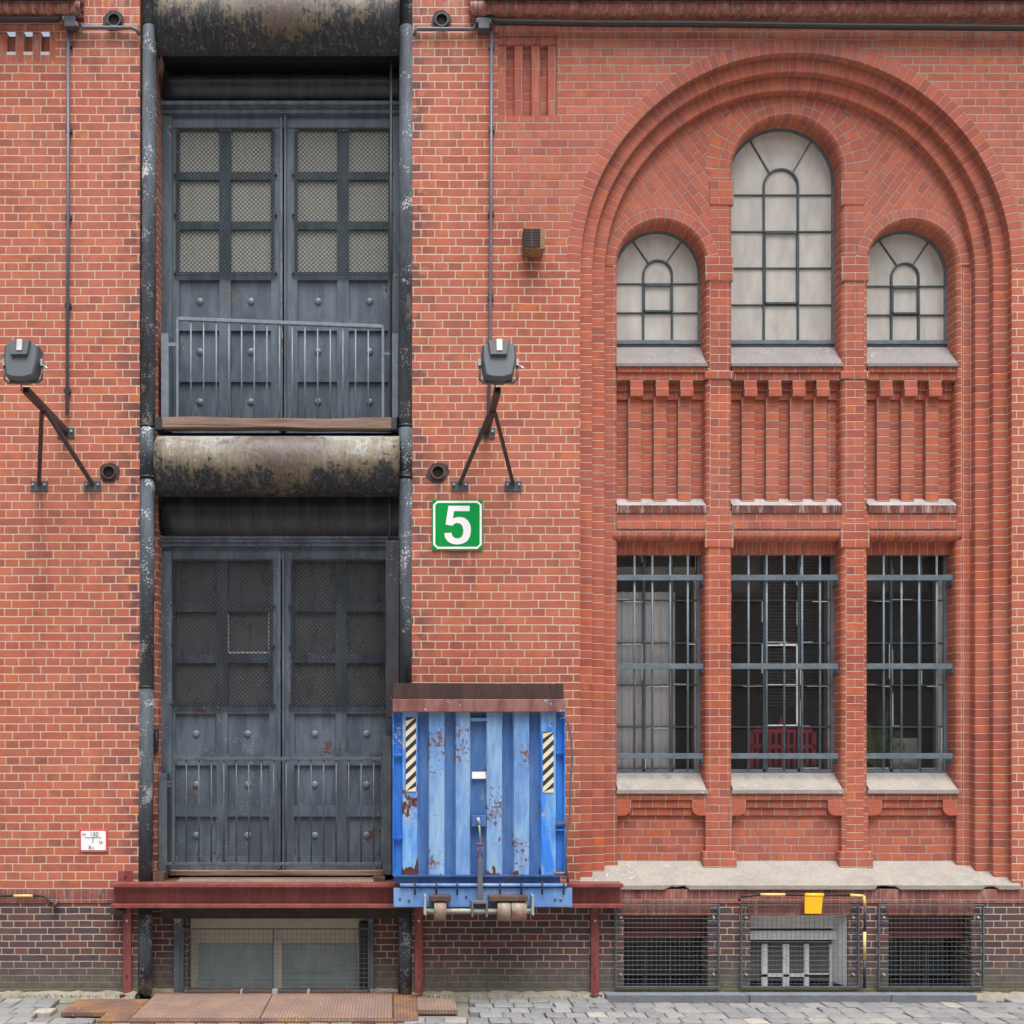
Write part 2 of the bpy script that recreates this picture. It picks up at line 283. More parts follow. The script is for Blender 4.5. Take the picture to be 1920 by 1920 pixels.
def roll_mat(name, dark_only=False, shift=0.0):
    m = M(name); P = m.pos(); x, y, z = m.sep(P); u, v, _ = m.sep(m.uv())   # v: 0 at top .. 1 at bottom of the sheet, u: 0..1 along
    n1 = m.noise(m.scl(P, (1, 1, 1)), 4.5, 6, 0.68); st = m.noise(m.scl(P, (38, 4, 2.0)), 1.0, 4, 0.65); n2 = m.noise(P, 16, 5, 0.7)
    navy = m.ramp(st, [(0.3, (0.009, 0.011, 0.017)), (0.7, (0.026, 0.031, 0.042))])
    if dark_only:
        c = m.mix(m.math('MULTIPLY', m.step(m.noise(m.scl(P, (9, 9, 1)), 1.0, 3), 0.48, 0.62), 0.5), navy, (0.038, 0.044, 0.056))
    else:
        c = navy
        e = m.math('ADD', v, m.math('MULTIPLY', m.math('SUBTRACT', n1, 0.5), 1.5))  # pale at the top, darker towards the bottom and both ends
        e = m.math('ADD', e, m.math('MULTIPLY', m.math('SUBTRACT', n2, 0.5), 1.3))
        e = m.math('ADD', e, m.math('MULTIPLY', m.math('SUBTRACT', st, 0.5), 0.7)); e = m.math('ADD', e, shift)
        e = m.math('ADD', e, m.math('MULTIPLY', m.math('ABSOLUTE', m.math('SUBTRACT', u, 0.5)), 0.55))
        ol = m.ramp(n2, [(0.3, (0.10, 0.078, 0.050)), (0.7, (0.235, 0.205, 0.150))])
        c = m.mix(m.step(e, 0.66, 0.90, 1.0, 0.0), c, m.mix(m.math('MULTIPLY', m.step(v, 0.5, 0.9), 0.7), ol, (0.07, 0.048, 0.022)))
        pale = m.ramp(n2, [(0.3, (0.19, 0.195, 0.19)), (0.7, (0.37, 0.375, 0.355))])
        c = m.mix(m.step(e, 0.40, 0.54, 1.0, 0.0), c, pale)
        cu = m.math('ABSOLUTE', m.math('SUBTRACT', u, 0.51)); q = m.math('ADD', m.math('MULTIPLY', cu, 3.4), m.math('MULTIPLY', m.math('ABSOLUTE', m.math('SUBTRACT', v, 0.32)), 2.0))
        q = m.math('ADD', q, m.math('MULTIPLY', m.math('SUBTRACT', n1, 0.5), 1.5))
        q = m.math('ADD', q, m.math('MULTIPLY', m.math('SUBTRACT', n2, 0.5), 0.9)); q = m.math('ADD', q, m.math('MULTIPLY', m.math('SUBTRACT', st, 0.5), 0.5))
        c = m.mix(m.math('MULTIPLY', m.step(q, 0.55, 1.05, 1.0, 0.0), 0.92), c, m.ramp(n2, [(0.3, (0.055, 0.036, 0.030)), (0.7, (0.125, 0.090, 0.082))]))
        sc = m.math('SUBTRACT', 1.0, m.math('ABSOLUTE', m.math('MULTIPLY', m.math('SUBTRACT', m.noise(m.scl(P, (6, 6, 2)), 2.0, 2), 0.5), 60.0)), clamp=True)
        c = m.mix(m.math('MULTIPLY', sc, 0.35), c, (0.30, 0.27, 0.22))
    m.bump(m.math('ADD', n2, st), 0.003, 0.5)
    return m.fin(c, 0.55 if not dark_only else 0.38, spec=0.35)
MROLLC = roll_mat('patchy_curved_sheet'); MROLLT = roll_mat('patchy_top_sheet', False, 0.06); MROLLD = roll_mat('dark_curved_sheet', True)

def plate_mat(name, col, alt):
    m = M(name); P = m.pos(); x, y, z = m.sep(P)
    c = m.mix(m.step(m.noise(P, 3, 5, 0.6), 0.4, 0.65), col, alt)
    wv = m.math('SINE', m.math('MULTIPLY', x, 2*math.pi/0.028)); wy = m.math('SINE', m.math('MULTIPLY', y, 2*math.pi/0.05))
    k = m.math('MULTIPLY_ADD', wv, 0.7, m.math('MULTIPLY', wy, 0.3))
    c = m.mix(1.0, c, m.ramp(m.math('MULTIPLY_ADD', k, 0.5, 0.5), [(0.2, 0.78), (0.8, 1.12)]), 'MULTIPLY')
    c = m.mix(m.step(m.noise(P, 26, 3), 0.70, 0.72), c, (0.55, 0.5, 0.45))
    m.bump(k, 0.004, 0.8)
    return m.fin(c, 0.6, 0.1)
MHATCH = plate_mat('ribbed_rusty_plate', (0.25, 0.165, 0.135), (0.30, 0.21, 0.155))
MHATCH2 = plate_mat('flat_rusty_plate', (0.17, 0.10, 0.085), (0.30, 0.16, 0.07))

def timber_mat():
    m = M('weathered_timber'); P = m.pos()
    g = m.noise(m.scl(P, (1.6, 30, 40)), 1.0, 5, 0.6)
    c = m.ramp(g, [(0.25, (0.06, 0.035, 0.025)), (0.45, (0.20, 0.13, 0.10)), (0.75, (0.34, 0.255, 0.21))])
    m.bump(g, 0.006, 0.8); return m.fin(c, 0.85)
MTIMB = timber_mat()

def frost_mat():
    m = M('milky_glass'); P = m.pos()
    c = m.mix(m.step(m.noise(P, 1.6, 3), 0.35, 0.65), (0.74, 0.72, 0.66), (0.68, 0.685, 0.68))
    c = m.mix(1.0, c, m.ramp(m.noise(m.scl(P, (4, 4, 1)), 5, 4), [(0.3, 0.93), (0.7, 1.05)]), 'MULTIPLY')
    px, py, pz = m.sep(P)
    cell = m.white(m.comb(m.math('FLOOR', m.math('MULTIPLY', px, 3.1)), m.math('FLOOR', m.math('MULTIPLY', pz, 2.85)), 1.0))[0]
    c = m.mix(1.0, c, m.ramp(cell, [(0, (0.90, 0.90, 0.91)), (1, (1.04, 1.03, 0.99))]), 'MULTIPLY')
    return m.fin(c, 0.5)
MFROST = frost_mat()
def glass_mat(name, tint=(0.96, 0.97, 0.97), refl=0.9, haze=0.0, hcol=(0.3, 0.33, 0.33)):
    m = M(name); t = m.t; t.nodes.remove(m.b)
    tr = t.nodes.new('ShaderNodeBsdfTransparent'); tr.inputs[0].default_value = (*tint, 1)
    gl = t.nodes.new('ShaderNodeBsdfGlossy'); gl.inputs['Roughness'].default_value = 0.04; gl.inputs[0].default_value = (refl, refl, refl, 1)
    fr = t.nodes.new('ShaderNodeFresnel'); fr.inputs[0].default_value = 1.5
    mx = t.nodes.new('ShaderNodeMixShader'); t.links.new(fr.outputs[0], mx.inputs[0]); t.links.new(tr.outputs[0], mx.inputs[1]); t.links.new(gl.outputs[0], mx.inputs[2])
    sh = mx.outputs[0]
    if haze:
        df = t.nodes.new('ShaderNodeBsdfDiffuse')
        P = m.pos(); c = m.mix(m.noise(m.scl(P, (3, 3, 1)), 3, 4), tuple(q*0.6 for q in hcol), tuple(q*1.3 for q in hcol)); m.put(df.inputs[0], c)
        m2 = t.nodes.new('ShaderNodeMixShader'); m2.inputs[0].default_value = haze
        t.links.new(sh, m2.inputs[1]); t.links.new(df.outputs[0], m2.inputs[2]); sh = m2.outputs[0]
    t.links.new(sh, m.o.inputs[0]); return m.m
MCLEAR = glass_mat('upper_clear_glass', tint=(0.97, 0.97, 0.96), haze=0.5, hcol=(0.80, 0.785, 0.74))
MWARMW = plain('inner_jamb_white', (0.68, 0.66, 0.60), 0.8, var=0.05)
MGLASS = glass_mat('window_glass', haze=0.05, hcol=(0.35, 0.37, 0.40))  # faint diffuse veil painted in for reflections on the glass
MGLASSD = glass_mat('reflection_veiled_wired_glass', haze=0.62, hcol=(0.21, 0.225, 0.25))  # grey in the pane colour stands in for reflections
MGLASSC = glass_mat('cellar_glass', tint=(0.7, 0.85, 0.83), haze=0.6, hcol=(0.42, 0.54, 0.56))
def pane_mat():
    m = M('pale_blind_behind_glass'); P = m.pos()
    c = m.mix(m.noise(m.scl(P, (20, 20, 1)), 1, 3), (0.40, 0.41, 0.38), (0.52, 0.52, 0.48))
    m.b.inputs['Coat Weight'].default_value = 0.5
    return m.fin(c, 0.6)
MBLIND = pane_mat()

# ------------------------------------------------------------------ mesh helpers
class MB:
    def __init__(s): s.v = []; s.f = []; s.uv = []; s.sm = []; s.marks = []
    def cut(s):                                            # what follows becomes an object of its own
        if s.f and (not s.marks or s.marks[-1] != (len(s.v), len(s.f))): s.marks.append((len(s.v), len(s.f)))
    def quad(s, pts, uvs=None, smooth=False):
        i = len(s.v); s.v += [tuple(p) for p in pts]; s.f.append(tuple(range(i, i+len(pts))))
        if uvs is None:
            a = Vector(pts[1])-Vector(pts[0]); b = Vector(pts[-1])-Vector(pts[0]); n = a.cross(b)
            ax = max(range(3), key=lambda k: abs(n[k]))
            uvs = [((p[1], p[2]) if ax == 0 else (p[0], p[2]) if ax == 1 else (p[0], p[1])) for p in pts]
        s.uv.append(uvs); s.sm.append(smooth)
    def box(s, x0, x1, y0, y1, z0, z1, swap=False, du=0.0, dv=0.0):
        x0, x1 = sorted((x0, x1)); y0, y1 = sorted((y0, y1)); z0, z1 = sorted((z0, z1))
        c = [(x0,y0,z0),(x1,y0,z0),(x1,y1,z0),(x0,y1,z0),(x0,y0,z1),(x1,y0,z1),(x1,y1,z1),(x0,y1,z1)]
        i = len(s.v); s.v += c
        for f in ((0,1,5,4),(1,2,6,5),(2,3,7,6),(3,0,4,7),(4,5,6,7),(3,2,1,0)):
            s.f.append(tuple(i+k for k in f)); P = [c[k] for k in f]
            if f in ((0,1,5,4),(2,3,7,6)): uv = [(p[0]-du, p[2]-dv) for p in P]
            elif f in ((1,2,6,5),(3,0,4,7)): uv = [(p[1]-y0+(x1-du), p[2]-dv) for p in P]
            else: uv = [(p[0]-du, p[1]-y0+z1-dv) for p in P]
            if swap: uv = [(b, a) for a, b in uv]
            s.uv.append(uv); s.sm.append(False)
    def pxbox(s, px0, px1, py0, py1, yf, yb, **k):       # front face measured in the photograph's grid at depth yf
        s.box(PX(px0, yf), PX(px1, yf), yf, yb, PZ(py0, yf), PZ(py1, yf), **k)
    def tube(s, pts, r, n=10, caps=True, r1=None):
        pts = [Vector(p) for p in pts]; rings = []; up = Vector((0, 0, 1))
        L = 0; ref = None
        for i, p in enumerate(pts):
            t = ((pts[min(i+1, len(pts)-1)]-p).normalized() + (p-pts[max(i-1, 0)]).normalized()).normalized() if 0 < i < len(pts)-1 else ((pts[1]-pts[0]) if i == 0 else (pts[-1]-pts[-2])).normalized()
            if ref is None: ref = Vector((0, 0, 1)) if abs(t.z) < 0.9 else Vector((0, 1, 0))
            a = t.cross(ref).normalized(); b = t.cross(a).normalized(); ref = a.cross(t).normalized() if a.cross(t).length > 0 else ref
            rr = r if r1 is None else r+(r1-r)*i/(len(pts)-1)
            rings.append([p+(a*math.cos(2*math.pi*k/n)+b*math.sin(2*math.pi*k/n))*rr for k in range(n)])
        i0 = len(s.v)
        for rg in rings: s.v += [tuple(q) for q in rg]
        for i in range(len(rings)-1):
            for k in range(n):
                k2 = (k+1) % n
                s.f.append((i0+i*n+k, i0+i*n+k2, i0+(i+1)*n+k2, i0+(i+1)*n+k)); s.uv.append([(0, 0), (1, 0), (1, 1), (0, 1)]); s.sm.append(n > 5)
        if caps:
            s.f.append(tuple(i0+k for k in reversed(range(n)))); s.uv.append([(0, 0)]*n); s.sm.append(False)
            s.f.append(tuple(i0+(len(rings)-1)*n+k for k in range(n))); s.uv.append([(0, 0)]*n); s.sm.append(False)
    def bar(s, a, b, w, t, side=Vector((1, 0, 0))):       # rectangular bar between two points
        a = Vector(a); b = Vector(b); d = (b-a).normalized(); x = (side-d*side.dot(d)).normalized(); y = d.cross(x)
        i = len(s.v)
        for p in (a, b):
            for (i1, j1) in ((-1,-1),(1,-1),(1,1),(-1,1)): s.v.append(tuple(p+x*i1*w/2+y*j1*t/2))
        for f in ((0,1,2,3),(4,7,6,5),(0,4,5,1),(1,5,6,2),(2,6,7,3),(3,7,4,0)):
            s.f.append(tuple(i+k for k in f)); s.uv.append([(0,0),(1,0),(1,1),(0,1)]); s.sm.append(False)
    def poly(s, outer, holes, y, uvf=None):               # flat face at depth y with holes, outlines in (x, z)
        loops = [[Vector((p[0], p[1], 0)) for p in outer]]+[[Vector((p[0], p[1], 0)) for p in h] for h in holes]
        flat = [p for l in loops for p in l]; i = len(s.v)
        s.v += [(p.x, y, p.y) for p in flat]
        for t in tessellate_polygon(loops):
            a, b, c = (flat[k] for k in t)
            if ((b-a).cross(c-a)).z < 0: t = (t[0], t[2], t[1])
            s.f.append(tuple(i+k for k in t)); s.uv.append([(uvf(flat[k].x, flat[k].y) if uvf else (flat[k].x, flat[k].y)) for k in t]); s.sm.append(False)
    def prism(s, outer, y0, y1):                          # solid from an outline in (x, z)
        s.poly(outer, [], y0)
        n = len(outer)
        for k in range(n):
            a, b = outer[k], outer[(k+1) % n]; s.quad([(a[0], y0, a[1]), (a[0], y1, a[1]), (b[0], y1, b[1]), (b[0], y0, b[1])])
        s.poly(outer, [], y1)
    def sweep(s, path, prof, v0=0.0, smooth=False):       # path: (x,z,nx,nz,s)  profile: (offset, y, u)
        for i in range(len(path)-1):
            p, q = path[i], path[i+1]
            for j in range(len(prof)-1):
                a, b = prof[j], prof[j+1]
                f = lambda P, o: (P[0]+P[2]*o[0], o[1], P[1]+P[3]*o[0])
                s.quad([f(p, a), f(p, b), f(q, b), f(q, a)], [(a[2], p[4]+v0), (b[2], p[4]+v0), (b[2], q[4]+v0), (a[2], q[4]+v0)], smooth)
    def sphere(s, c, r, seg=10, rings=6, sy=1.0):
        i0 = len(s.v)
        for a in range(rings+1):
            th = math.pi*a/rings
            for b in range(seg):
                ph = 2*math.pi*b/seg
                s.v.append((c[0]+r*math.sin(th)*math.cos(ph), c[1]+r*sy*math.sin(th)*math.sin(ph), c[2]+r*math.cos(th)))
        for a in range(rings):
            for b in range(seg):
                b2 = (b+1) % seg
                s.f.append((i0+a*seg+b, i0+a*seg+b2, i0+(a+1)*seg+b2, i0+(a+1)*seg+b)); s.uv.append([(0,0)]*4); s.sm.append(True)
    def build(s, name, mat, parent=None, bevel=0.0, merge=False):
        if s.marks:
            v0, f0 = 0, 0; o = None
            for (v1, f1) in s.marks+[(len(s.v), len(s.f))]:
                if f1 == f0: continue
                q = MB(); q.v = s.v[v0:v1]; q.f = [tuple(k-v0 for k in f) for f in s.f[f0:f1]]; q.uv = s.uv[f0:f1]; q.sm = s.sm[f0:f1]
                o = q.build(name, mat, parent, bevel, merge); v0, f0 = v1, f1
            return o
        me = bpy.data.meshes.new(name); me.from_pydata(s.v, [], s.f)
        ul = me.uv_layers.new(name='UVMap'); k = 0
        for f in s.uv:
            for q in f: ul.data[k].uv = q; k += 1
        me.polygons.foreach_set('use_smooth', s.sm)
        me.materials.append(mat)
        if merge:
            bm = bmesh.new(); bm.from_mesh(me); bmesh.ops.remove_doubles(bm, verts=bm.verts, dist=1e-5); bm.to_mesh(me); bm.free()
        me.update()
        o = bpy.data.objects.new(name, me); C.objects.link(o)
        if parent is not None:
            o.parent = parent; o.matrix_parent_inverse = Matrix.Identity(4)
            o.location = -Vector(parent_world(parent))
        if bevel:
            b = o.modifiers.new('bevel', 'BEVEL'); b.width = bevel; b.segments = 2; b.limit_method = 'ANGLE'; b.angle_limit = R(40)
        return o
def parent_world(p):
    v = Vector(p.location)
    while p.parent is not None: p = p.parent; v += Vector(p.location)
    return v
def tag(o, label=None, cat=None, group=None, kind=None):
    if label: o['label'] = label
    if cat: o['category'] = cat
    if group: o['group'] = group
    if kind: o['kind'] = kind
    return o
def thing(name, label, cat, loc, group=None):
    o = bpy.data.objects.new(name, None); C.objects.link(o); o.location = loc; o.empty_display_size = 0.1
    return tag(o, label, cat, group)
def copy_tree(o, parent=None):
    c = o.copy(); C.objects.link(c); c.parent = parent
    for ch in [q for q in list(C.objects) if q.parent == o]: copy_tree(ch, c)
    return c
def text_mb(txt, x, z, size, y, mb, squash=1.0, bold=0.0):
    cu = bpy.data.curves.new('lettering', 'FONT'); cu.body = txt; cu.size = size; cu.offset = bold; cu.extrude = 0.0008
    o = bpy.data.objects.new('lettering', cu); C.objects.link(o); bpy.context.view_layer.update()
    dg = bpy.context.evaluated_depsgraph_get(); me = o.evaluated_get(dg).to_mesh()
    i = len(mb.v)
    for v in me.vertices: mb.v.append((x+v.co.x*squash, y-v.co.z, z+v.co.y))
    for p in me.polygons: mb.f.append(tuple(i+k for k in p.vertices)); mb.uv.append([(0, 0)]*len(p.vertices)); mb.sm.append(False)
    o.to_mesh_clear() if hasattr(o, 'to_mesh_clear') else None
    bpy.data.objects.remove(o)
def arch_path(x0, x1, zb, zs, n=40, inward=1.0):
    """up the left side, round the arch, down the right; normals point into the opening"""
    cx = (x0+x1)/2; r = (x1-x0)/2; P = [(x0, zb, 1, 0, zb)]
    for i in range(n+1):
        a = math.pi-math.pi*i/n
        P.append((cx+r*math.cos(a), zs+r*math.sin(a), -math.cos(a), -math.sin(a), zs+r*(math.pi-a)))
    P.append((x1, zb, -1, 0, zs+r*math.pi+(zs-zb)))
    return P
def arch_outline(x0, x1, zb, zs, off=0.0, n=40):          # off > 0 enlarges
    cx = (x0+x1)/2; r = (x1-x0)/2+off
    return [(cx-r, zb)]+[(cx+r*math.cos(math.pi-math.pi*i/n), zs+r*math.sin(math.pi-math.pi*i/n)) for i in range(n+1)]+[(cx+r, zb)]
def rect(x0, x1, z0, z1): return [(x0, z0), (x0, z1), (x1, z1), (x1, z0)]
def bull(r, y, n=5, u=0.0):                                # quarter round from the face (offset -r, y) to the reveal (0, y+r)
    return [(-r+r*math.sin(math.pi/2*i/n), y+r-r*math.cos(math.pi/2*i/n), u+r*1.57*i/n) for i in range(n+1)]

# ------------------------------------------------------------------ building: the brickwork
B = thing('brick_building', 'old red brick warehouse facade with arched windows and stacked loading doors', 'building', (0, 0, 0))
Z_SOL = PZ(1667); Z_PL = PZ(1693); TOP = PZ(-500); XMIN, XMAX = PX(-900), PX(2800)
XD0, XD1 = PX(262), PX(772)                                # door bay edges in the wall plane
XL, XR = PX(1088), PX(1897); ACX = (XL+XR)/2; AR = (XR-XL)/2; AZ = PZ(503)
d = 0.072; T = 3*d; G = 0.40                               # ring step, tympanum plane, window plane
wo_, wi_, wc_ = (PX(1795, T)-PX(1159, T))/2, (PX(1630, T)-PX(1325, T))/2, (PX(1580, T)-PX(1375, T))/2
WX = [(ACX-wo_, ACX-wi_), (ACX-wc_, ACX+wc_), (ACX+wi_, ACX+wo_)]
ZSP = [PZ(498, T), PZ(322, T), PZ(498, T)]

m = MB()   # flat wall
m.poly([(XMIN, Z_SOL), (XMIN, PZ(-60)), (PX(158)-0.0, PZ(-60)), (PX(158), TOP), (XD0, TOP), (XD0, Z_SOL)],
       [rect(PX(-300), PX(104), PZ(115), PZ(60))], 0)
hole = [(XL, Z_SOL), (XL, AZ)]+[(ACX+(AR+0.13)*math.cos(math.pi-math.pi*i/80), AZ+(AR+0.13)*math.sin(math.pi-math.pi*i/80)) for i in range(81)]+[(XR, AZ), (XR, Z_SOL)]
outer = [(XD1, Z_SOL), (XD1, TOP), (XMAX, TOP), (XMAX, Z_SOL)]+hole[::-1]
m.cut()
m.poly(outer, [rect(PX(934), PX(1044), PZ(217), PZ(50))], 0)
# jambs of the door bay
for x, s_ in ((XD0, 1), (XD1, -1)):
    m.cut()
    m.quad([(x, 0, PZ(1702)), (x, 0, TOP), (x, 0.16, TOP), (x, 0.16, PZ(1702))][::s_], [(x, PZ(1702)), (x, TOP), (x+0.16, TOP), (x+0.16, PZ(1702))][::s_])
    xi = PX(289) if s_ == 1 else PX(751)
    m.quad([(x, 0.16, PZ(1702)), (x, 0.16, TOP), (xi, 0.16, TOP), (xi, 0.16, PZ(1702))][::s_])
    m.quad([(xi, 0.16, PZ(1702)), (xi, 0.16, TOP), (xi, 0.42, TOP), (xi, 0.42, PZ(1702))][::s_])
wall = m.build('wall', MW, B)

m = MB()   # stepped jambs and archivolt: one sweep
path = arch_path(XL, XR, 0.95, AZ, 90)
prof = []; u = 0.13; rb = 0.012
def addring(off, y, u):
    return [(off, y, u)]
prof = [(0, 0, 0.13)]
for k in range(3):
    o = k*0.13; y = k*d
    prof += [(o, y+d, 0.1925*(k+1))]
    if k < 2: prof += [(o+0.13-rb, y+d, 0.1925*(k+1)+0.13-rb), (o+0.13-rb*0.3, y+d+rb*0.3, 0.1925*(k+1)+0.13-rb*0.3), (o+0.13, y+d+rb, 0.1925*(k+1)+0.13+rb)]
m.sweep(path, prof)
ring = [p for p in path[1:-1]]
m.sweep(ring, [(-0.13, 0, 0.0), (0, 0, 0.1925)])
m.build('arch_moulding', MRING, B)

# tympanum plane
zb_low = 1.02
def bay_holes(rbv):
    H_ = []
    for i, (a, b) in enumerate(WX):
        H_.append(arch_outline(a, b, PZ(950, T), ZSP[i], rbv))
        H_.append(rect(a-rbv, b+rbv, PZ(1487, T), PZ(1012, T)+rbv))
        H_.append(rect(a, b, PZ(1625, T), PZ(1500, T)))
    return H_
rbv = 0.045
hs = bay_holes(rbv)
def half(side):
    xs = [ACX-AR+0.26, ACX, ACX+AR-0.26]
ri = AR-0.26
zsplit = PZ(1007, T)                                       # horizontal courses below, diagonal above the springing line
zd = ZSP[0]-0.0
# lower/middle plane (horizontal courses)
m = MB()
x0, x1 = ACX-ri, ACX+ri
m.poly(rect(x0, x1, zb_low, PZ(957, T)), [h for i, h in enumerate(hs) if i % 3 != 0], T+0.003)
# vertical strips beside the side windows up to springing
for a, b in ((x0, WX[0][0]-rbv), (WX[2][1]+rbv, x1)):
    m.cut()
    m.poly(rect(a, b, PZ(957, T), zd), [], T+0.003, lambda x, z: (x*1.0, z))
m.build('wall_course', MHEAD, B)
m = MB()   # spandrels with bricks on the slant
N_ = 60
def up_half(sgn):
    """region between big arch intrados and the three windows, one side of the centre line"""
    P = []
    # from centre top along the big arch down to springing
    for i in range(N_//2+1):
        a = math.pi/2-(math.pi/2-math.asin((zd-AZ)/ri))*i/(N_//2)
        P.append((ACX+sgn*(ri+0.002)*math.cos(a), AZ+(ri+0.002)*math.sin(a)))
    ca, cb = WX[2]; sc = (ca+cb)/2-ACX; sr = (cb-ca)/2+rbv
    for i in range(21):
        a = math.pi*i/20
        P.append((ACX+sgn*(sc+sr*math.cos(a)), zd+sr*math.sin(a)))
    cr = (WX[1][1]-WX[1][0])/2+rbv
    P.append((ACX+sgn*cr, zd)); P.append((ACX+sgn*cr, ZSP[1]))
    for i in range(1, 21):
        a = math.pi/2*i/20
        P.append((ACX+sgn*cr*math.cos(a), ZSP[1]+cr*math.sin(a)))
    return P
for sgn in (-1, 1):
    m.cut(); th = R(53)
    def uvf(x, z, sgn=sgn):
        X = (x-ACX)*sgn; return (X*math.cos(th)+z*math.sin(th), -X*math.sin(th)+z*math.cos(th))
    m.poly(up_half(sgn), [], T+0.003, uvf)
m.build('spandrel', MTY, B)

m = MB()   # piers: the two-header wide band round the central window and down the piers
pier_w = 0.2545
a, b = WX[1]
cp = arch_path(a, b, PZ(1622, T), ZSP[1], 40)
jl = [p for p in cp]
m.sweep(jl[:2], [(-pier_w+rbv, T, 0+rbv), (-rbv, T, pier_w-rbv)])
m.cut(); m.sweep(jl[-2:], [(-pier_w+rbv, T, 0+rbv), (-rbv, T, pier_w-rbv)])
m.build('pier', MPIER, B)
m = MB()
m.sweep(jl[1:-1], [(-0.13-0.13, T, -0.13), (-0.13, T, 0.0), (-rbv, T, 0.13-rbv)])
for i in (0, 2):
    p2 = arch_path(*WX[i], PZ(962, T), ZSP[i], 30); m.cut()
    m.sweep(p2[1:-1], [(-0.13, T-0.003, 0.0), (-rbv, T-0.003, 0.13-rbv)])
m.build('window_arch_ring', MRING2, B)

m = MB()   # rounded reveals of all bays
for i, (a, b) in enumerate(WX):
    p2 = arch_path(a, b, PZ(962, T)-0.01, ZSP[i], 40); m.cut()
    yy = T-0.003 if i != 1 else T
    m.sweep(p2, bull(rbv, yy)+[(0, G+0.06, G)], smooth=True)
    # lower windows
    zt, zb = PZ(1012, T), PZ(1487, T); m.cut()
    for (x, nx) in ((a, 1), (b, -1)):
        pth = [(x, zb, nx, 0, zb), (x, zt, nx, 0, zt)]
        if nx < 0: pth = pth[::-1]
        m.sweep(pth, bull(rbv, T)+[(0, G+0.06, G)], smooth=True)
    # panels under the lower windows: rounded upper parts
    for (x, nx) in ((a, 1), (b, -1)):
        pth = [(x, zb_low, nx, 0, zb_low), (x, PZ(1500, T), nx, 0, PZ(1500, T))]
        if nx < 0: pth = pth[::-1]
        m.sweep(pth, [(0, T, 0.13), (0, T+0.08, 0.21)])
m.build('reveal', MPIER, B)
m = MB()   # rounded soldier lintels over the lower windows
for (a, b) in WX:
    zt = PZ(1012, T); r_ = 0.05; m.cut()
    pf = [(a_, b_) for a_, b_ in []]
    prof_l = [(zt+0.085, T, 0.0), (zt+r_, T, 0.085-r_)]+[(zt+r_-r_*math.sin(math.pi/2*k/5), T+r_-r_*math.cos(math.pi/2*k/5), 0.035+r_*1.57*k/5) for k in range(1, 6)]+[(zt, T+0.12, 0.20)]
    for k in range(len(prof_l)-1):
        p, q = prof_l[k], prof_l[k+1]
        m.quad([(a-rbv, p[1]-0.002, p[0]), (a-rbv, q[1]-0.002, q[0]), (b+rbv, q[1]-0.002, q[0]), (b+rbv, p[1]-0.002, p[0])], [(p[2], a-rbv), (q[2], a-rbv), (q[2], b+rbv), (p[2], b+rbv)], True)
    m.box(a, b, T+0.12, G+0.02, PZ(1040, T+0.12), zt, swap=True)
m.build('lintel', MSOL, B)

